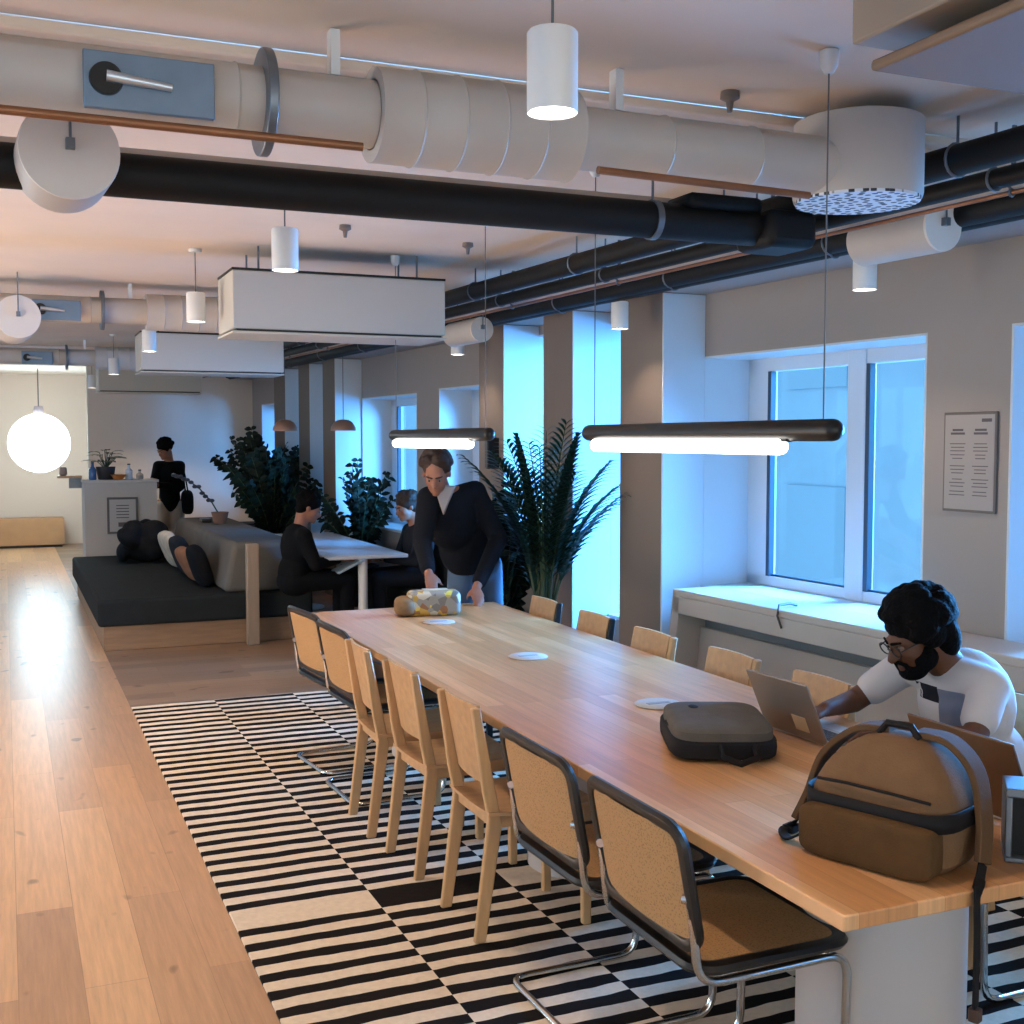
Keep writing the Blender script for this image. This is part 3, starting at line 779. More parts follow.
def zz(t, base, n, h, spread, ll, lw, mt=None, pairs=11):
    st = M(); lf = M(); base = V(base)
    for i in range(n):
        a = random.uniform(0, 2*PI); tilt = random.uniform(.05, 1)*spread; hh = h*random.uniform(.6, 1.0)*(1-.25*tilt/max(spread,.01))
        pts = []
        for j in range(9):
            u = j/8; rr = tilt*(u**1.6); pts.append(base+V((math.cos(a)*(rr+.03), math.sin(a)*(rr+.03), hh*(u-.12*u*u*tilt))))
        st.tube(pts, [.010*(1-.7*k/8) for k in range(9)], 6)
        for j in range(pairs):
            u = .25+.75*j/(pairs-1); k = min(7, int(u*8)); f = u*8-k; p = pts[k].lerp(pts[k+1], f); T = (pts[k+1]-pts[k]).normalized()
            sd = T.cross(V((math.cos(a+.6), math.sin(a+.6), .2))).normalized()
            for sg in (-1, 1):
                dd = (sd*sg*.85+T*.5+V((random.uniform(-.5,.5),random.uniform(-.5,.5),random.uniform(-.3,.4)))); leaf(lf, p, dd, T.cross(sd), ll*random.uniform(.8,1.15)*(1-.3*(u > .9)), lw*random.uniform(.8,1.1), droop=random.uniform(0,.5))
    st.build('stems', stemm, t); lf.build('foliage', mt or leafm, t)
def palm(t, base, n, h, mt):
    st = M(); lf = M(); base = V(base)
    for i in range(n):
        a = 2*PI*i/n*2.4+random.uniform(-.3,.3); reach = random.uniform(.12, .52); hh = h*random.uniform(.62, 1.0)
        pts = []
        for j in range(13):
            u = j/12; rr = reach*(u**2.0); z = hh*(u*1.12-.22*u**3*(.4+reach)); pts.append(base+V((math.cos(a)*(rr+.03), math.sin(a)*(rr+.03), z)))
        st.tube(pts, [.010*(1-.75*k/12) for k in range(13)], 6)
        for j in range(20):
            u = .38+.62*j/19; k = min(11, int(u*12)); f = u*12-k; p = pts[k].lerp(pts[k+1], f); T = (pts[k+1]-pts[k]).normalized()
            sd = T.cross(V((math.cos(a), math.sin(a), .35))).normalized()
            for sg in (-1, 1):
                L_ = .26*math.sin(PI*(.2+.75*(u-.38)/.62))+.06
                leaf(lf, p, sd*sg*.8+T*.9, V((0,0,1)), L_, .013, 4, .35)
    st.build('stems', stemm, t); lf.build('foliage', mt, t)

t = thing('planter_plant', 'leafy little pot plant on top of the grey cabinet', 'plant', (1.08, 14.5, 1.24)); pot(t, .11, .15, potdark)
random.seed(5); lf = M(); st = M()
for i in range(26):
    a = random.uniform(0, 2*PI); r_ = random.uniform(.05,.2); p = V((math.cos(a)*r_*.6, math.sin(a)*r_*.6, .2+random.random()*.14)); st.tube([(0,0,.12), p], .004, 5)
    leaf(lf, p, (math.cos(a), math.sin(a), .25), (0,0,1), random.uniform(.12,.2), .032)
st.build('stems', stemm, t); lf.build('foliage', leafm3, t)
for (x, c, h, lab) in ((.93, rgb(60,90,130), .20, 'blue bottle left of the little plant on the cabinet'), (1.33, rgb(190,200,210), .17, 'pale jug right of the little plant on the cabinet'), (1.45, rgb(170,160,150), .10, 'short grey jar near the right end of the cabinet')):
    t = thing('bottle', lab, 'bottle', (x, 14.42, 1.24), 0, 'bottles on the cabinet'); M().lathe([(.035, 0), (.042, .01), (.042, h*.6), (.016, h*.78), (.016, h)], (0,0,0), 20).build('bottle_body', mat('bottle_glass', c, .2), t)
    M().lathe([(.018, h), (.018, h+.015)], (0,0,0), 14).build('lid', potdark, t)
t = thing('fruit_bowl', 'orange bowl beside the little plant on the cabinet', 'bowl', (1.21, 14.38, 1.24))
M().lathe([(.03, 0), (.05, .005), (.09, .06), (.085, .06), (.045, .012), (.005, .01)], (0,0,0), 24, close=False).build('bowl_body', mat('orange_glaze', rgb(190,116,56), .4), t)
t = thing('wall_shelf', 'thin pale shelf sticking out left of the cabinet top', 'shelf', (.70, 14.5, 1.26)); M().box(-.14, .12, 0, .25, 0, .025).build('shelf_board', oakflat, t, bevel=.003); M().box(-.02, .12, .10, .13, -.12, 0).build('bracket', galv, t)
o = M().lathe([(.03, 0), (.045, .02), (.04, .09), (.03, .1)], (0,0,0), 20).build('mug', mat('mug_glaze', rgb(150,120,100), .4)); o.location = (.62, 14.6, 1.286); tag(o, 'small brown mug on the thin shelf', 'mug')

t = thing('low_sideboard', 'low orange-brown sideboard at the end of the corridor', 'sideboard', (-.4, 20.05, 0))
M().box(0, 1.25, 0, .45, .04, .46).build('body', mat('sideboard_wood', rgb(190,140,96), .5, var=.1), t, bevel=.005)
M().box(.04, 1.21, .03, .42, 0, .04).build('plinth', blackmetal, t)

# ------------------------------------------------------------------ plants in the lounge
plbox = mat('planter_box', rgb(70,70,72), .6)
t = thing('planter_box', 'long dark planter box behind the white lounge table', 'planter', (2.2, 13.95, 0)); M().box(0, 1.25, 0, .5, 0, .70).build('box', plbox, t, bevel=.01); M().box(.03, 1.22, .03, .47, .70, .712).build('soil', soil, t)
random.seed(11)
t = thing('leafy_plant', 'tall dense dark-leaved plant at the left of the planter', 'plant', (2.85, 14.2, .712)); zz(t, (0,0,0), 40, 1.25, .58, .11, .030, leafm, 15)
t = thing('leafy_plant', 'lower dark-leaved plant at the right of the planter', 'plant', (3.22, 14.2, .712)); zz(t, (0,0,0), 26, .95, .5, .11, .026, leafm, 13)
random.seed(13)
t = thing('leafy_plant', 'broad dark plant rising between lounge table and pillars', 'plant', (3.34, 11.75, 0)); pot(t, .2, .42, potdark); zz(t, (0,0,.39), 26, 1.15, .45, .11, .026, leafm, 13)
t = thing('leafy_plant', 'big dense dark plant behind the seated reader', 'plant', (2.66, 12.75, 0)); pot(t, .2, .55, potdark); zz(t, (0,0,.52), 40, 1.22, .52, .11, .030, leafm, 15)
# a single arching flowering stem in a terracotta pot
t = thing('orchid', 'arching stem with dark buds in a brown pot on the bench back', 'plant', (2.02, 12.3, .842)); M().lathe([(.06, 0), (.09, .12), (.08, .12), (.05, .02)], (0,0,0), 20, close=False).build('pot', mat('terracotta', rgb(120,84,66), .7), t)
pts = [V((0,0,.08)), V((-.08,0,.22)), V((-.2,-.02,.36)), V((-.34,-.04,.47)), V((-.46,-.06,.50))]
M().tube(pts, .007, 6).build('stem', stemm, t)
m = M()
for i in range(12):
    u = .25+.75*i/11; k = min(3, int(u*4)); p = pts[k].lerp(pts[k+1], u*4-k); m.ell(p+V((0,0,random.uniform(-.02,.02))), (.028,.02,.02), seg=8, rings=6)
m.build('buds', potdark, t)
random.seed(21)
t = thing('palm_plant', 'tall feathery palm before the window pillars', 'plant', (3.17, 6.85, 0)); pot(t, .17, .34, potdark); palm(t, (0,0,.31), 24, 1.52, leafm2)
t = thing('leafy_plant', 'bushy dark plant between the bending man and the palm', 'plant', (3.17, 7.55, 0)); pot(t, .17, .34, potdark); zz(t, (0,0,.31), 28, 1.12, .30, .10, .032, leafm, 14)

# grey easy chair by the windows
t = thing('easy_chair', 'low grey easy chair before the windows, right of the palm', 'armchair', (3.30, 8.1, 0), math.radians(200))
M().box(-.30,.30,-.30,.30,.22,.42).build('seat', fabric2, t, bevel=.05, seg=4); M().box(-.32,-.2,-.3,.3,.40,.78).build('backrest', fabric2, t, bevel=.05, seg=4)
for sx in (-1,1):
    for sy in (-1,1): M().cyl((sx*.25, sy*.25, 0), (sx*.22, sy*.22, .24), .014, seg=10).build('leg', oak, t)

# white lounge table
t = thing('lounge_table', 'white lounge table on a central column', 'table', (2.74, 10.7, 0))
M().box(-.36, .36, -1.28, 1.28, .715, .745).build('tabletop', mat('white_laminate', rgb(196,200,206), .35), t, bevel=.006)
for y in (-1.22, 1.1):
    M().cyl((-.02, y, .02), (-.02, y, .715), .04, seg=20).build('leg', whitemetal, t); M().lathe([(.01,0),(.25,0),(.25,.012),(.05,.03)], (-.02,y,.0), 28).build('foot', whitemetal, t)
t.location.z = .0
# the bench stops short of the table feet
# dark sofa on the window side of that table
t = thing('dark_sofa', 'dark sofa on the window side of the white lounge table', 'sofa', (3.36, 9.3, 0))
M().box(-.22, .28, -.25, 1.2, .08, .42).build('seat', fabric, t, bevel=.04, seg=4); M().box(.14, .30, -.25, 1.2, .42, .80).build('backrest', fabric, t, bevel=.05, seg=4)
M().box(-.2,.26,-.22,1.17,0,.08).build('plinth', blackmetal, t)

# ------------------------------------------------------------------ people
skin_d = mat('brown_skin', rgb(96,60,40), .55, var=.1, scale=20, spec=.35)
skin_l = mat('fair_skin', rgb(150,100,78), .55, var=.1, scale=20, spec=.35)
hairblack = mat('black_hair', rgb(7,6,7), .85, bump=.8, bscale=90, spec=.1)
hairbrown = mat('brown_hair', rgb(52,36,28), .6, bump=.6, bscale=90, spec=.3)
eyew = mat('eye_white', rgb(120,100,88), .4); eyed = mat('iris', rgb(26,18,14), .2)

class Frame:
    def __init__(s, c, f, up=(0,0,1)):
        s.c = V(c); s.f = V(f).normalized(); s.r = s.f.cross(V(up)).normalized(); s.u = s.r.cross(s.f)
        s.R = Matrix((s.r, s.f, s.u)).transposed()
    def __call__(s, x, y, z): return s.c+s.r*x+s.f*y+s.u*z
def head_parts(m, F, k=1.0):
    E = lambda c, r: m.ell(F(*[q*k for q in c]), [q*k for q in r], F.R)
    E((0,-.008,.045), (.074,.094,.082)); E((0,.030,-.05), (.055,.062,.062)); E((0,.048,-.01), (.060,.046,.075))
    E((0,.078,-.088), (.026,.024,.02)); E((0,.086,.022), (.050,.016,.011))
    m.caps(F(0,.092*k,.012*k), F(0,.114*k,-.028*k), .009*k, .014*k)
    E((0,.092,-.060), (.024,.011,.005)); E((0,.090,-.068), (.021,.011,.006))
    for s in (-1, 1): E((s*.075,-.006,-.006), (.010,.020,.030)); E((s*.036,.066,-.022), (.022,.020,.022)); E((s*.012,.098,-.03), (.009,.010,.008))
def face(t, F, k=1.0, brow=hairblack):
    for s in (-1, 1):
        M().ell(F(s*.030*k, .083*k, .004*k), (.0112*k,)*3, seg=12, rings=8).build('eye', eyew, t)
        M().ell(F(s*.030*k, .0925*k, .002*k), (.0055*k,)*3, seg=10, rings=6).build('iris', eyed, t)
        m = M(); m.caps(F(s*.012*k, .100*k, .022*k), F(s*.046*k, .088*k, .026*k), .005*k, .0035*k); m.build('eyebrow', brow, t)
def hand(m, wrist, d, nrm, side=1, curl=.5, k=1.0):
    """side: +1 when the thumb lies toward +lat"""
    wrist = V(wrist); d = V(d).normalized(); nrm = V(nrm); nrm = (nrm-d*nrm.dot(d)).normalized(); lat = d.cross(nrm)*side
    for o_, L_ in ((.030, .072), (.010, .092), (-.011, .088), (-.031, .080)):
        pass
    kn = []
    for o_, L_ in ((.031, .082), (.011, .090), (-.010, .086), (-.030, .078)):
        q = wrist+(d*L_+lat*o_)*k; m.caps(wrist+(d*.012+lat*o_*.5)*k, q, .014*k, .0105*k, 10); kn.append(q)
    m.ell(wrist+d*.048*k, (.030*k,.030*k,.013*k), Matrix((lat, d, nrm)).transposed())
    for q, L_ in zip(kn, (.070, .080, .075, .058)):
        p = q; dd = d.copy(); r = .0092
        for fr, b in ((.45, curl*.6), (.32, curl*.9), (.23, curl*.7)):
            dd = (Matrix.Rotation(b, 3, d.cross(nrm)) @ dd) if True else dd
            e = p+dd*L_*fr*k; m.caps(p, e, r*k, (r-.0008)*k, 10); p = e; r -= .0008
    p = wrist+(d*.022+lat*.026)*k; e = p+(d*.032+lat*.030+nrm*.012)*k; m.caps(p, e, .013*k, .011*k, 10)
    e2 = e+(d*.032+lat*.008+nrm*.006)*k; m.caps(e, e2, .0105*k, .009*k, 10)
def hair_shell(m, F, k, spread, n, size, lo=-.02, back=.0):
    random.seed(n)
    m.ell(F(0,-.018*k,.052*k), (.084*k*spread, .100*k*spread, .086*k*spread), F.R)
    for i in range(n):
        a = random.uniform(0, 2*PI); b = random.uniform(lo, 1)
        z = b; r = math.sqrt(max(0, 1-z*z)); x = r*math.cos(a); y = r*math.sin(a)
        if y > .55 and z < .55: continue
        m.ell(F(x*.084*k*spread, -.018*k+y*.100*k*spread, .052*k+z*.086*k*spread), (size*k,)*3, seg=8, rings=6)

# --- man in the white T-shirt, seated at the window side
t = thing('person', 'seated person in a white printed T-shirt typing on a laptop', 'person', (2.95, 3.0, 0))
t.location = (0,0,0)
F = Frame((2.75, 3.01, 1.06), (-.86, .16, -.42), (-.1,.0,1))
bm = M(); head_parts(bm, F, 1.06)
neck0 = V((2.86, 3.0, .955)); bm.caps(neck0, F(0,-.03,-.05), .062, .056)
chest = V((2.95, 3.0, .82)); belly = V((3.0, 2.98, .62)); hip = V((3.02, 2.98, .54))
bm.ell(chest, (.115, .165, .17)); bm.ell(belly, (.115, .15, .14)); bm.ell(hip, (.13, .17, .11))
shR = V((2.88, 3.205, .915)); shL = V((2.90, 2.85, .905)); elR = V((2.72, 3.29, .785)); elL = V((2.76, 2.77, .765)); wrR = V((2.52, 3.19, .795)); wrL = V((2.54, 2.92, .79))
for a, b, c in ((shR, elR, wrR), (shL, elL, wrL)):
    bm.caps(neck0+V((.04,0,-.055)), a, .045, .045); bm.caps(a, b, .046, .040); bm.caps(b, c, .041, .027)
hand(bm, wrR, (-.95,-.25,-.12), (0,0,-1), -1, .5); hand(bm, wrL, (-.9,.35,-.1), (0,0,-1), 1, .5)
for sy, yk in ((1, 3.12), (-1, 2.86)):
    h0 = V((3.0, 2.98+sy*.09, .52)); kn = V((2.58, yk, .53)); an = V((2.66, yk, .10))
    bm.caps(h0, kn, .085, .058); bm.caps(kn, an, .058, .040); bm.caps(an, an+V((-.14,0,-.045)), .038, .03)
body = bm.build('body', skin_d, t, voxel=.0075, relax=3)
face(t, F, 1.06)
# T-shirt
m = M(); m.ell(chest+V((0,0,.0)), (.13,.185,.185)); m.ell(belly, (.135,.175,.17)); m.caps(neck0+V((.02,.0,-.035)), shR, .072, .066); m.caps(neck0+V((.02,0,-.035)), shL, .072, .066)
m.caps(shR, shR.lerp(elR, .62), .064, .060); m.caps(shL, shL.lerp(elL, .62), .064, .060); m.ell((3.02,2.98,.52), (.14,.18,.09))
m.ell(chest.lerp(neck0,.55), (.09,.15,.09))
def shirt_mat():
    mt = mat('white_jersey', rgb(196,188,186), .85, bump=.1, bscale=12, spec=.1); nt = mt.node_tree; N = nt.nodes; L = nt.links
    b = N['Principled BSDF']; tc = N.new('ShaderNodeTexCoord'); sp = N.new('ShaderNodeSeparateXYZ'); L.new(tc.outputs['Object'], sp.inputs[0])
    f = lambda *a: math_node(N, L, *a)
    def rect(y0, y1, z0, z1):
        a = f('MULTIPLY', f('GREATER_THAN', sp.outputs['Y'], y0), f('LESS_THAN', sp.outputs['Y'], y1))
        c = f('MULTIPLY', f('GREATER_THAN', sp.outputs['Z'], z0), f('LESS_THAN', sp.outputs['Z'], z1))
        return f('MULTIPLY', f('MULTIPLY', a, c), f('LESS_THAN', sp.outputs['X'], 2.93))
    no = N.new('ShaderNodeTexNoise'); no.inputs['Scale'].default_value = 16; L.new(tc.outputs['Object'], no.inputs['Vector'])
    dark = f('MULTIPLY', rect(2.99, 3.10, .83, .885), f('GREATER_THAN', no.outputs['Fac'], .40))
    m1 = N.new('ShaderNodeMix'); m1.data_type = 'RGBA'; L.new(rect(2.875, 2.99, .75, .88), m1.inputs[0]); m1.inputs[6].default_value = rgb(196,188,186); m1.inputs[7].default_value = rgb(120,124,140)
    m2 = N.new('ShaderNodeMix'); m2.data_type = 'RGBA'; L.new(dark, m2.inputs[0]); L.new(m1.outputs[2], m2.inputs[6]); m2.inputs[7].default_value = rgb(36,36,42)
    L.new(m2.outputs[2], b.inputs['Base Color']); return mt
m.build('t_shirt', shirt_mat(), t, voxel=.010, relax=4)
m = M()
for sy, yk in ((1, 3.12), (-1, 2.86)):
    h0 = V((3.0, 2.98+sy*.09, .52)); kn = V((2.58, yk, .53)); an = V((2.66, yk, .16)); m.caps(h0, kn, .098, .07); m.caps(kn, an, .07, .056)
m.ell((3.04,2.98,.52), (.14,.185,.10)); m.build('trousers', mat('dark_trousers', rgb(40,44,56), .85), t, voxel=.012, relax=3)
m = M(); hair_shell(m, F, 1.04, 1.07, 150, .027, -.25)
m.ell(F(0,-.068,-.02), (.088,.062,.10), F.R)
for s in (-1, 1): m.ell(F(s*.078,-.01,.015), (.022,.045,.05), F.R)
m.build('hair', hairblack, t, voxel=.007, relax=2)
m = M(); m.ell(F(0,.06,-.095), (.054,.052,.036), F.R)
for s in (-1, 1): m.ell(F(s*.050,.03,-.064), (.013,.046,.042), F.R); m.caps(F(s*.066,.008,-.005), F(s*.058,.02,-.05), .010, .012); m.caps(F(s*.03,.098,-.055), F(s*.036,.09,-.085), .009, .010)
m.caps(F(-.026,.107,-.046), F(.026,.107,-.046), .007); m.build('beard', hairblack, t, voxel=.006, relax=2)
m = M()
for s in (-1, 1):
    ring = [F(s*.036+.027*math.cos(q*PI/8), .112, .001+.020*math.sin(q*PI/8)) for q in range(16)]; m.tube(ring, .0026, 6, closed=True); m.tube([F(s*.063,.110,.006), F(s*.085,.0,.012)], .0025, 6)
m.tube([F(-.010,.115,.004), F(.010,.115,.004)], .0024, 6); m.build('glasses', blackmetal, t)
m = M()
for a in (1,-1): m.caps(V((2.6, 2.99+a*.13, .045)), V((2.5, 2.99+a*.13, .04)), .045, .038)
m.build('shoes', blackwood, t, voxel=.012)

# --- man bending over the far end of the table
t = thing('person', 'bending person in a black cardigan and jeans at the far table end', 'person', (0,0,0))
F = Frame((2.395, 6.73, 1.50), (-.42, -.80, -.48), (-.06,-.1,1))
bm = M(); head_parts(bm, F, 1.05)
neck0 = V((2.47, 6.85, 1.385)); chest = V((2.565, 6.93, 1.21)); belly = V((2.70, 7.03, 1.04)); hip = V((2.79, 7.10, .90))
bm.caps(neck0, F(0,-.03,-.05), .060, .055)
Rb = Matrix.Rotation(math.radians(20), 3, 'Z')
bm.ell(chest, (.175,.12,.18), Rb); bm.ell(belly, (.155,.115,.15), Rb); bm.ell(hip, (.165,.13,.13), Rb)
sA = V((2.37, 6.80, 1.345)); sB = V((2.73, 6.95, 1.37)); eA = V((2.30, 6.72, 1.09)); eB = V((2.83, 6.80, 1.08)); wA = V((2.235, 6.42, .93)); wB = V((2.53, 6.42, .83))
for a, b, c in ((sA, eA, wA), (sB, eB, wB)):
    bm.caps(neck0+V((.03,.03,-.04)), a, .065, .06); bm.caps(a, b, .052, .043); bm.caps(b, c, .042, .028)
hand(bm, wA, (-.1,-.85,-.5), (0,.3,-1), 1, .5); hand(bm, wB, (-.2,-.9,-.5), (0,.3,-1), -1, .4)
for p, kn, an in ((V((2.70,7.08,.88)), V((2.62,6.98,.50)), V((2.66,7.15,.10))), (V((2.89,7.14,.88)), V((2.88,7.02,.50)), V((2.92,7.2,.10)))):
    bm.caps(p, kn, .088, .062); bm.caps(kn, an, .06, .042); bm.caps(an, an+V((-.05,-.14,-.05)), .04, .032)
bm.build('body', skin_l, t, voxel=.011, relax=3); face(t, F, 1.05, hairbrown)
m = M(); m.ell(chest, (.195,.14,.20), Rb); m.ell(belly, (.20,.15,.22), Rb); m.caps(neck0+V((.04,.04,-.07)), sA, .085, .077); m.caps(neck0+V((.04,.04,-.07)), sB, .085, .077)
m.caps(sA, eA, .074, .062); m.caps(eA, wA.lerp(eA,.12), .06, .045); m.caps(sB, eB, .074, .062); m.caps(eB, wB.lerp(eB,.12), .06, .045)
m.ell(belly.lerp(hip,.5), (.205,.165,.15), Rb)
m.build('cardigan', mat('black_knit', rgb(24,25,30), .9, bump=.3, bscale=60, spec=.1), t, voxel=.013, relax=4)
# light shirt in the V of the cardigan
fn = V((-.40,-.80,.0)).normalized(); rt_ = V((.9,-.45,0)).normalized()
m = M(); m.prism([V((2.375, 6.72, 1.42)), V((2.515, 6.74, 1.42)), V((2.43, 6.715, 1.245))], -fn*.10); m.caps(V((2.44,6.80,1.42)), neck0+V((0,0,.0)), .050, .056)
m.build('shirt', mat('beige_shirt', rgb(176,160,148), .85), t, voxel=.007, relax=2)
m = M(); m.ell(hip, (.182,.145,.13), Rb)
for p, kn, an in ((V((2.70,7.08,.88)), V((2.62,6.98,.50)), V((2.66,7.15,.12))), (V((2.89,7.14,.88)), V((2.88,7.02,.50)), V((2.92,7.2,.12)))):
    m.caps(p, kn, .102, .076); m.caps(kn, an, .074, .062)
m.build('jeans', mat('blue_jeans', rgb(78,98,122), .85, var=.2, scale=10), t, voxel=.013, relax=3)
m = M(); hair_shell(m, F, 1.0, 1.03, 90, .024, -.05); m.ell(F(0,-.06,.0), (.078,.055,.085), F.R); m.build('hair', hairbrown, t, voxel=.009, relax=2)
m = M()
for an in (V((2.66,7.15,.05)), V((2.92,7.2,.05))): m.caps(an+V((0,.02,0)), an+V((-.05,-.15,-.005)), .05, .042)
m.build('shoes', blackwood, t, voxel=.012)
# --- two seated people at the white lounge table, one standing by the cabinet
def seated(label, X, Y, Z, fx, top, legs, skin, hair, look=-.3):
    t = thing('person', label, 'person', (0,0,0)); f = V((fx,0,0))
    P = lambda a, b, c: V((X+fx*a, Y+b, Z+c))
    F = Frame(P(.12,0,.70), (fx, -.15, look)); bm = M(); head_parts(bm, F)
    bm.caps(P(.05,0,.54), F(0,-.03,-.05), .058, .052); bm.ell(P(.02,0,.38), (.115,.165,.19)); bm.ell(P(0,0,.15), (.12,.16,.16)); m = M()
    m.ell(P(.02,0,.38), (.135,.185,.20)); m.ell(P(0,0,.16), (.14,.175,.18)); j = M(); j.ell(P(0,0,.10), (.15,.19,.13))
    for s in (-1, 1):
        a = P(.04, s*.18, .48); b = P(.12, s*.22, .25); c = P(.36, s*.08, .27)
        bm.caps(P(.03,0,.50), a, .06, .055); bm.caps(a, b, .05, .04); bm.caps(b, c, .04, .027); hand(bm, c, (fx, -s*.2, .05), (0,0,-1), s*(1 if fx > 0 else -1), .7)
        m.caps(P(.03,0,.48), a, .075, .07); m.caps(a, b, .066, .056); m.caps(b, c.lerp(b,.1), .055, .04)
        kn = P(.42, s*.12, .10); an = P(.40, s*.12, -.34); bm.caps(P(0,s*.09,.09), kn, .08, .058); bm.caps(kn, an, .056, .04); bm.caps(an, an+V((fx*.14,0,-.04)), .036, .03)
        j.caps(P(0,s*.09,.10), kn, .095, .07); j.caps(kn, an, .068, .055)
    bm.build('body', skin, t, voxel=.012, relax=3); m.build('sweater', top, t, voxel=.014, relax=4); j.build('trousers', legs, t, voxel=.014, relax=3); face(t, F, 1, hair)
    h = M(); hair_shell(h, F, 1, 1.08, 60, .018, -.1); h.ell(F(0,-.05,.0), (.078,.055,.085), F.R); h.build('hair', hair, t, voxel=.01, relax=2)
    return t
blk = mat('black_wool', rgb(16,17,20), .9, spec=.1); nav = mat('dark_wool', rgb(34,36,42), .9, spec=.1)
seated('seated person in black reading at the left of the white lounge table', 2.18, 9.62, .44, 1, blk, blk, skin_l, hairblack, -.45)
seated('seated person half hidden behind the bending one at the lounge table', 3.32, 9.75, .42, -1, nav, nav, skin_l, hairbrown)
o = M().prism([V((0,-.11,0)), V((0,.11,0)), V((.22,.11,.10)), V((.22,-.11,.10))], (-.01,0,.014)).build('magazine', mat('pale_blue_paper', rgb(150,168,184), .6), bevel=.002); o.location = (2.50, 9.52, .60)
tag(o, 'pale blue folder on the lap of the reading person', 'magazine')

t = thing('person', 'distant standing person in black with a shoulder bag by the cabinet', 'person', (0,0,0))
X, Y = 1.87, 15.1
F = Frame((X-.05, Y-.05, 1.58), (-.7,-.5,-.35)); bm = M(); head_parts(bm, F); bm.caps((X, Y, 1.42), F(0,-.03,-.05), .055, .05)
bm.ell((X,Y,1.25), (.12,.10,.19)); bm.ell((X,Y,1.03), (.115,.10,.15)); cl = M(); cl.ell((X,Y,1.25), (.135,.12,.21)); cl.ell((X,Y,1.0), (.13,.125,.2)); cl.caps((X,Y,1.2), (X,Y,.93), .12, .13)
for s in (-1,1):
    a = V((X+s*.13, Y, 1.38)); b = V((X+s*.16-.04, Y-.05, 1.12)); c = V((X-.22+s*.05, Y-.22, 1.15)); bm.caps((X,Y,1.38), a, .06, .055); bm.caps(a,b,.05,.04); bm.caps(b,c,.04,.027); hand(bm, c, (-.8,-.5,0), (0,0,-1), s, .5)
    cl.caps((X,Y,1.37), a, .075, .068); cl.caps(a,b,.066,.056); cl.caps(b, c.lerp(b,.1), .056, .042)
    bm.caps((X+s*.09,Y,.9), (X+s*.09,Y-.02,.5), .085,.06); bm.caps((X+s*.09,Y-.02,.5), (X+s*.09,Y,.09), .058,.04); bm.caps((X+s*.09,Y,.06), (X+s*.09,Y-.14,.04), .04,.035)
bm.build('body', skin_l, t, voxel=.013, relax=3); cl.build('coat', blk, t, voxel=.015, relax=3); face(t, F, 1, hairblack)
m = M()
for s in (-1,1): m.caps((X+s*.09,Y,.88), (X+s*.09,Y-.02,.5), .098,.072); m.caps((X+s*.09,Y-.02,.5), (X+s*.09,Y,.10), .07,.056)
m.build('trousers', mat('pale_trousers', rgb(190,178,166), .85), t, voxel=.015, relax=3)
m = M(); hair_shell(m, F, 1, 1.1, 60, .02, -.1); m.ell(F(0,-.04,.12), (.045,.045,.04), F.R); m.build('hair', hairblack, t, voxel=.01, relax=2)
t = thing('shoulder_bag', 'black shoulder bag hanging beside the distant standing person', 'bag', (X+.20, Y-.08, .80))
M().ell((0,0,.13), (.07,.15,.15), seg=20, rings=12, e=.6).build('bag_body', blk, t); M().tube([(0,-.12,.22), (-.03,-.08,.45), (-.06,0,.62), (-.03,.08,.45), (0,.12,.22)], .01, 6).build('strap', blk, t)

# ------------------------------------------------------------------ things on the long table
# laptop of the seated man
alu = mat('aluminium', rgb(176,170,164), .35, .6); screen = mat('screen', rgb(40,46,56), .15); keym = mat('keys', rgb(36,36,38), .6)
def laptop(loc, rz, lean, lid_m, label, w=.30, d=.215, mark=True, sticker=False):
    t = thing('laptop', label, 'laptop', loc, rz)        # opens toward +x: hinge at x=0
    M().box(0, d, -w/2, w/2, 0, .012).build('base', alu, t, bevel=.004)
    m = M()
    for i in range(5):
        for j in range(13): m.box(.03+i*.018, .03+i*.018+.015, -w/2+.02+j*(w-.04)/13, -w/2+.02+j*(w-.04)/13+.017, .012, .0135)
    m.build('keyboard', keym, t, smooth=False); M().box(d-.075, d-.012, -.05, .05, .0118, .0126).build('trackpad', silver, t)
    R = Matrix.Rotation(-math.radians(lean), 4, 'Y')
    R.translation = V((0,0,.012))
    M().box(-.008, 0, -w/2, w/2, 0, d, R).build('lid', lid_m, t, bevel=.003); M().box(0, .001, -w/2+.01, w/2-.01, .012, d-.01, R).build('screen', screen, t, smooth=False)
    if mark: m = M(); m.ell((-.0085, .0, d*.55), (.0012,.020,.024)); m.v = [tuple(R @ V(q)) for q in m.v]; m.build('lid_emblem', mat('emblem', rgb(225,228,235), .4), t)
    if sticker: M().box(-.0092, -.008, -.085, -.02, .03, .085, R).build('sticker', mat('cream_sticker', rgb(210,180,140), .6), t, smooth=False)
laptop((2.33, 3.09, .7405), math.radians(3), 24, mat('grey_lid', rgb(138,122,110), .35, .4), 'open grey laptop with a cream sticker in front of the seated man', mark=False, sticker=True)
laptop((2.29, 2.26, .7405), math.radians(0), 22, mat('brown_lid', rgb(96,66,42), .35, .3), 'open brown laptop behind the tan backpack', w=.36, d=.24)

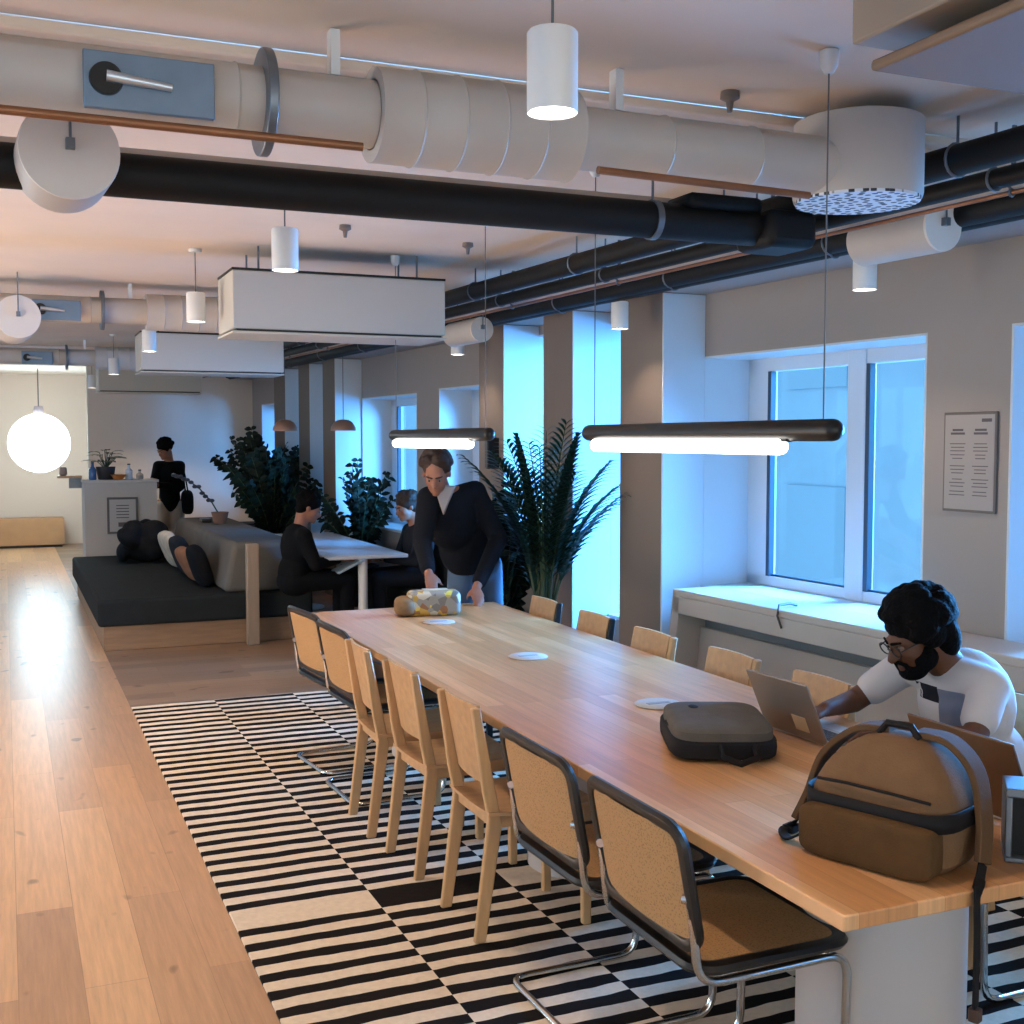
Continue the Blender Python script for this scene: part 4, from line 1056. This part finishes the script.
# snack box
def snackmat():
    m = mat('printed_wrapper', rgb(176,150,120), .5); nt = m.node_tree; N = nt.nodes; L = nt.links
    tc = N.new('ShaderNodeTexCoord'); vo = N.new('ShaderNodeTexVoronoi'); vo.inputs['Scale'].default_value = 28; L.new(tc.outputs['Object'], vo.inputs['Vector'])
    sp = N.new('ShaderNodeSeparateColor'); L.new(vo.outputs['Color'], sp.inputs[0])
    r = N.new('ShaderNodeValToRGB'); r.color_ramp.interpolation = 'CONSTANT'; e = r.color_ramp.elements
    e[0].position = 0; e[0].color = rgb(150,138,122); e[1].position = .3; e[1].color = rgb(200,186,160)
    for p, c in ((.5, rgb(196,150,60)), (.65, rgb(120,110,98)), (.8, rgb(224,190,70)), (.9, rgb(150,96,54))): k = e.new(p); k.color = c
    L.new(sp.outputs[0], r.inputs['Fac']); L.new(r.outputs['Color'], N['Principled BSDF'].inputs['Base Color']); return m
t = thing('snack_box', 'colourful patterned snack box at the far end of the table', 'box', (2.13, 6.10, .7405), math.radians(-12))
M().box(-.125, .165, -.07, .07, 0, .135).build('box_body', snackmat(), t, bevel=.03, seg=4)
m = M(); m.ell((-.14,-.02,.055), (.06,.07,.055), e=.7); m.build('bread_roll', mat('paper_bag', rgb(150,112,72), .7, var=.3, scale=20), t)
M().box(-.04, .10, -.04, .05, .134, .140).build('lid', mat('lid_paper', rgb(190,176,150), .6), t, bevel=.002)

# grey messenger bag
greyc = mat('grey_canvas', rgb(98,90,82), .85, var=.15, scale=15, bump=.2, bscale=200, spec=.1); dkc = mat('dark_canvas', rgb(30,28,30), .8, spec=.2)
t = thing('messenger_bag', 'grey canvas bag with black sides lying flat on the table', 'bag', (2.035, 3.11, .741), math.radians(-24))
M().ell((0,0,.036), (.165,.215,.036), seg=32, rings=14, e=.38).build('base_compartment', dkc, t)
M().ell((0.0,.0,.068), (.155,.205,.036), seg=32, rings=14, e=.4).build('bag_body', greyc, t)
M().tube([(-.12,-.18,.072), (-.158,0,.072), (-.12,.18,.072), (-.07,.20,.072)], .005, 6).build('zip', dkc, t)
M().tube([(-.02,-.21,.05), (-.02,-.255,.03), (.03,-.28,.018), (.08,-.255,.03), (.08,-.205,.05)], .012, 8, flat=.6).build('handle', dkc, t)
M().ell((-.06,.09,.099), (.02,.035,.008)).build('zip_puller', dkc, t)

# tan backpack
tanc = mat('tan_canvas', rgb(118,88,62), .85, var=.15, scale=14, bump=.25, bscale=220, spec=.12); tanl = mat('brown_strap', rgb(96,70,48), .85, bump=.2, bscale=200, spec=.12); blkweb = mat('black_webbing', rgb(26,22,22), .7, spec=.2)
BA = math.atan2(-.93, .36)      # width axis
t = thing('backpack', 'tan canvas backpack with dark straps at the near table end', 'backpack', (1.878, 2.125, .741), BA+PI/2-PI/2)
# local: x along the front edge (toward the near table end), y to the back
def ysgn(q): return q
dm = M()
sec = []
for k_, (z, hw, hd, cy) in enumerate(((.0,.155,.10,.0), (.012,.172,.118,.0), (.10,.178,.125,.0), (.145,.176,.118,.005), (.19,.160,.10,.012), (.23,.130,.08,.025), (.262,.088,.056,.035), (.278,.04,.03,.04))):
    pts = rrect(hw, hd, min(hw,hd)*.6, 5); sec.append([V((x, y+cy, z)) for x, y in pts])
n = len(sec[0]); vs = [q for s_ in sec for q in s_]; fs = [tuple(range(n))[::-1], tuple(range((len(sec)-1)*n, len(sec)*n))]
for i in range(len(sec)-1):
    for j in range(n): fs.append((i*n+j, i*n+(j+1)%n, (i+1)*n+(j+1)%n, (i+1)*n+j))
dm.add(vs, fs); dm.build('main_compartment', tanc, t, sub=1)
FY = -1
dm = M().ell((0, FY*.115, .062), (.165,.045,.062), seg=32, rings=14, e=.35); dm.build('front_pocket', mat('brown_canvas', rgb(90,64,38), .85, var=.15, scale=14, bump=.25, bscale=220, spec=.12), t)
ringp = [V((x, y, .128)) for x, y in rrect(.183, .132, .08, 6)]
bd = M()
n = len(ringp); vs = [p+V((0,0,-.022)) for p in ringp]+[p+V((0,0,.020)) for p in ringp]; bd.add(vs, [(j, (j+1)%n, n+(j+1)%n, n+j) for j in range(n)])
b_ = bd.build('dark_band', blkweb, t); so = b_.modifiers.new('s', 'SOLIDIFY'); so.thickness = .004
M().tube([(-.135,FY*.108,.172), (-.06,FY*.118,.178), (.05,FY*.118,.176), (.14,FY*.104,.168)], .004, 6).build('zip', blkweb, t)
M().tube([(-.05,.02,.272), (-.03,.02,.298), (.03,.02,.298), (.05,.02,.272)], .009, 8).build('grab_handle', blkweb, t)
def strap(pts, w, th, mt, name):
    n = 6; P = [V(p) for p in pts]; out = []
    for i in range(len(P)-1):
        p0 = P[max(i-1,0)]; p1 = P[i]; p2 = P[i+1]; p3 = P[min(i+2,len(P)-1)]
        for j in range(n):
            u = j/n; out.append(.5*((2*p1)+(p2-p0)*u+(2*p0-5*p1+4*p2-p3)*u*u+(3*p1-p0-3*p2+p3)*u**3))
    out.append(P[-1]); m = M(); vs = []; 
    for i, p in enumerate(out):
        T = (out[min(i+1,len(out)-1)]-out[max(i-1,0)]).normalized(); b = V((0,1,0)) if abs(T.y) < .9 else V((1,0,0)); b = (b-T*b.dot(T)).normalized(); q = T.cross(b)
        vs += [p-b*w+q*th, p+b*w+q*th, p+b*w-q*th, p-b*w-q*th]
    fs = [(0,1,2,3), tuple(len(vs)-4+k for k in (3,2,1,0))]
    for i in range(len(out)-1):
        for k in range(4): fs.append((i*4+k, (i+1)*4+k, (i+1)*4+(k+1)%4, i*4+(k+1)%4))
    m.add(vs, fs); return m.build(name, mt, t, bevel=.003)
strap([(-.03,.05,.28), (-.11,.04,.27), (-.185,.02,.20), (-.215,.0,.10), (-.235,-.03,.03)], .030, .008, tanl, 'shoulder_strap')
strap([(.03,.05,.28), (.11,.05,.275), (.175,.04,.22), (.20,.03,.12), (.212,.0,.03)], .030, .008, tanl, 'shoulder_strap')
strap([(-.235,-.03,.03), (-.25,-.07,.012), (-.21,-.11,.01), (-.16,-.12,.04)], .012, .003, blkweb, 'webbing_strap')
strap([(.212,.0,.03), (.228,-.05,.008), (.244,-.098,-.01), (.247,-.10,-.10), (.247,-.10,-.25)], .012, .003, blkweb, 'webbing_strap')
M().box(.235,.259,-.112,-.088,-.28,-.25).build('buckle', mat('brown_buckle', rgb(70,44,30), .5), t, bevel=.004)
M().box(-.262,-.232,-.06,-.02,.0,.02).build('buckle', blkweb, t, bevel=.004)

# metal organiser at the right edge
t = thing('desk_organiser', 'grey metal organiser at the right edge of the picture', 'organiser', (2.175, 1.96, .741), math.radians(-42))
M().box(-.09,.09,-.06,.06,0,.012).build('base', galv, t, bevel=.003); M().box(-.09,-.075,-.06,.06,.012,.15).build('side_panel', galv, t, bevel=.003); M().box(.075,.09,-.06,.06,.012,.15).build('side_panel', galv, t, bevel=.003)
M().box(-.09,.09,-.06,.06,.15,.170).build('top_panel', galv, t, bevel=.003); M().box(-.073,.073,-.035,.055,.012,.148).build('insert', blackfoam, t)

# ------------------------------------------------------------------ light
def area(name, loc, target, sx, sy, en, col):
    l = bpy.data.lights.new(name, 'AREA'); l.shape = 'RECTANGLE'; l.size = sx; l.size_y = sy; l.energy = en; l.color = col
    o = bpy.data.objects.new(name, l); COL.objects.link(o); o.location = loc; d = V(target)-V(loc); o.rotation_euler = d.to_track_quat('-Z', 'Z').to_euler(); return o
c = W(5.2, 3.2, 4.6)
area('daylight_sky', c, W(5.2, 0, 1.1), 18, 3.2, 31000, (.11,.42,1.0))
area('warm_fill_left', (-3.3, 6.5, 1.5), (0, 6.5, 2.5), 20, 1.9, 2500, (1,.79,.61))  # added warm fill from the unseen left side, tilted up to the ceiling
area('warm_fill_back', (.8, -4.3, 1.5), (.8, 0, 2.7), 7, 1.9, 260, (1,.78,.58))  # added warm fill from behind the camera
w = bpy.data.worlds.new('World'); S.world = w; w.use_nodes = True
bg = w.node_tree.nodes['Background']; bg.inputs['Color'].default_value = (.30,.56,.85,1); bg.inputs['Strength'].default_value = 2.9

# ------------------------------------------------------------------ camera
cam = bpy.data.cameras.new('camera'); co = bpy.data.objects.new('camera', cam); COL.objects.link(co)
cam.sensor_width = 36; cam.lens = 36*1180/1024; cam.sensor_fit = 'HORIZONTAL'
co.location = (0, 0, 1.70); pitch = math.atan(72/1180.); yaw = math.radians(23.2536)
co.rotation_euler = (PI/2-pitch, 0, -yaw); cam.clip_start = .05; cam.clip_end = 200
S.camera = co
S.view_settings.view_transform = 'Standard'; S.view_settings.look = 'None'; S.view_settings.gamma = 1; S.view_settings.use_curve_mapping = False
S.view_settings.exposure = 0
S.cycles.use_denoising = True
S.cycles.max_bounces = 8
S.cycles.sample_clamp_indirect = 6
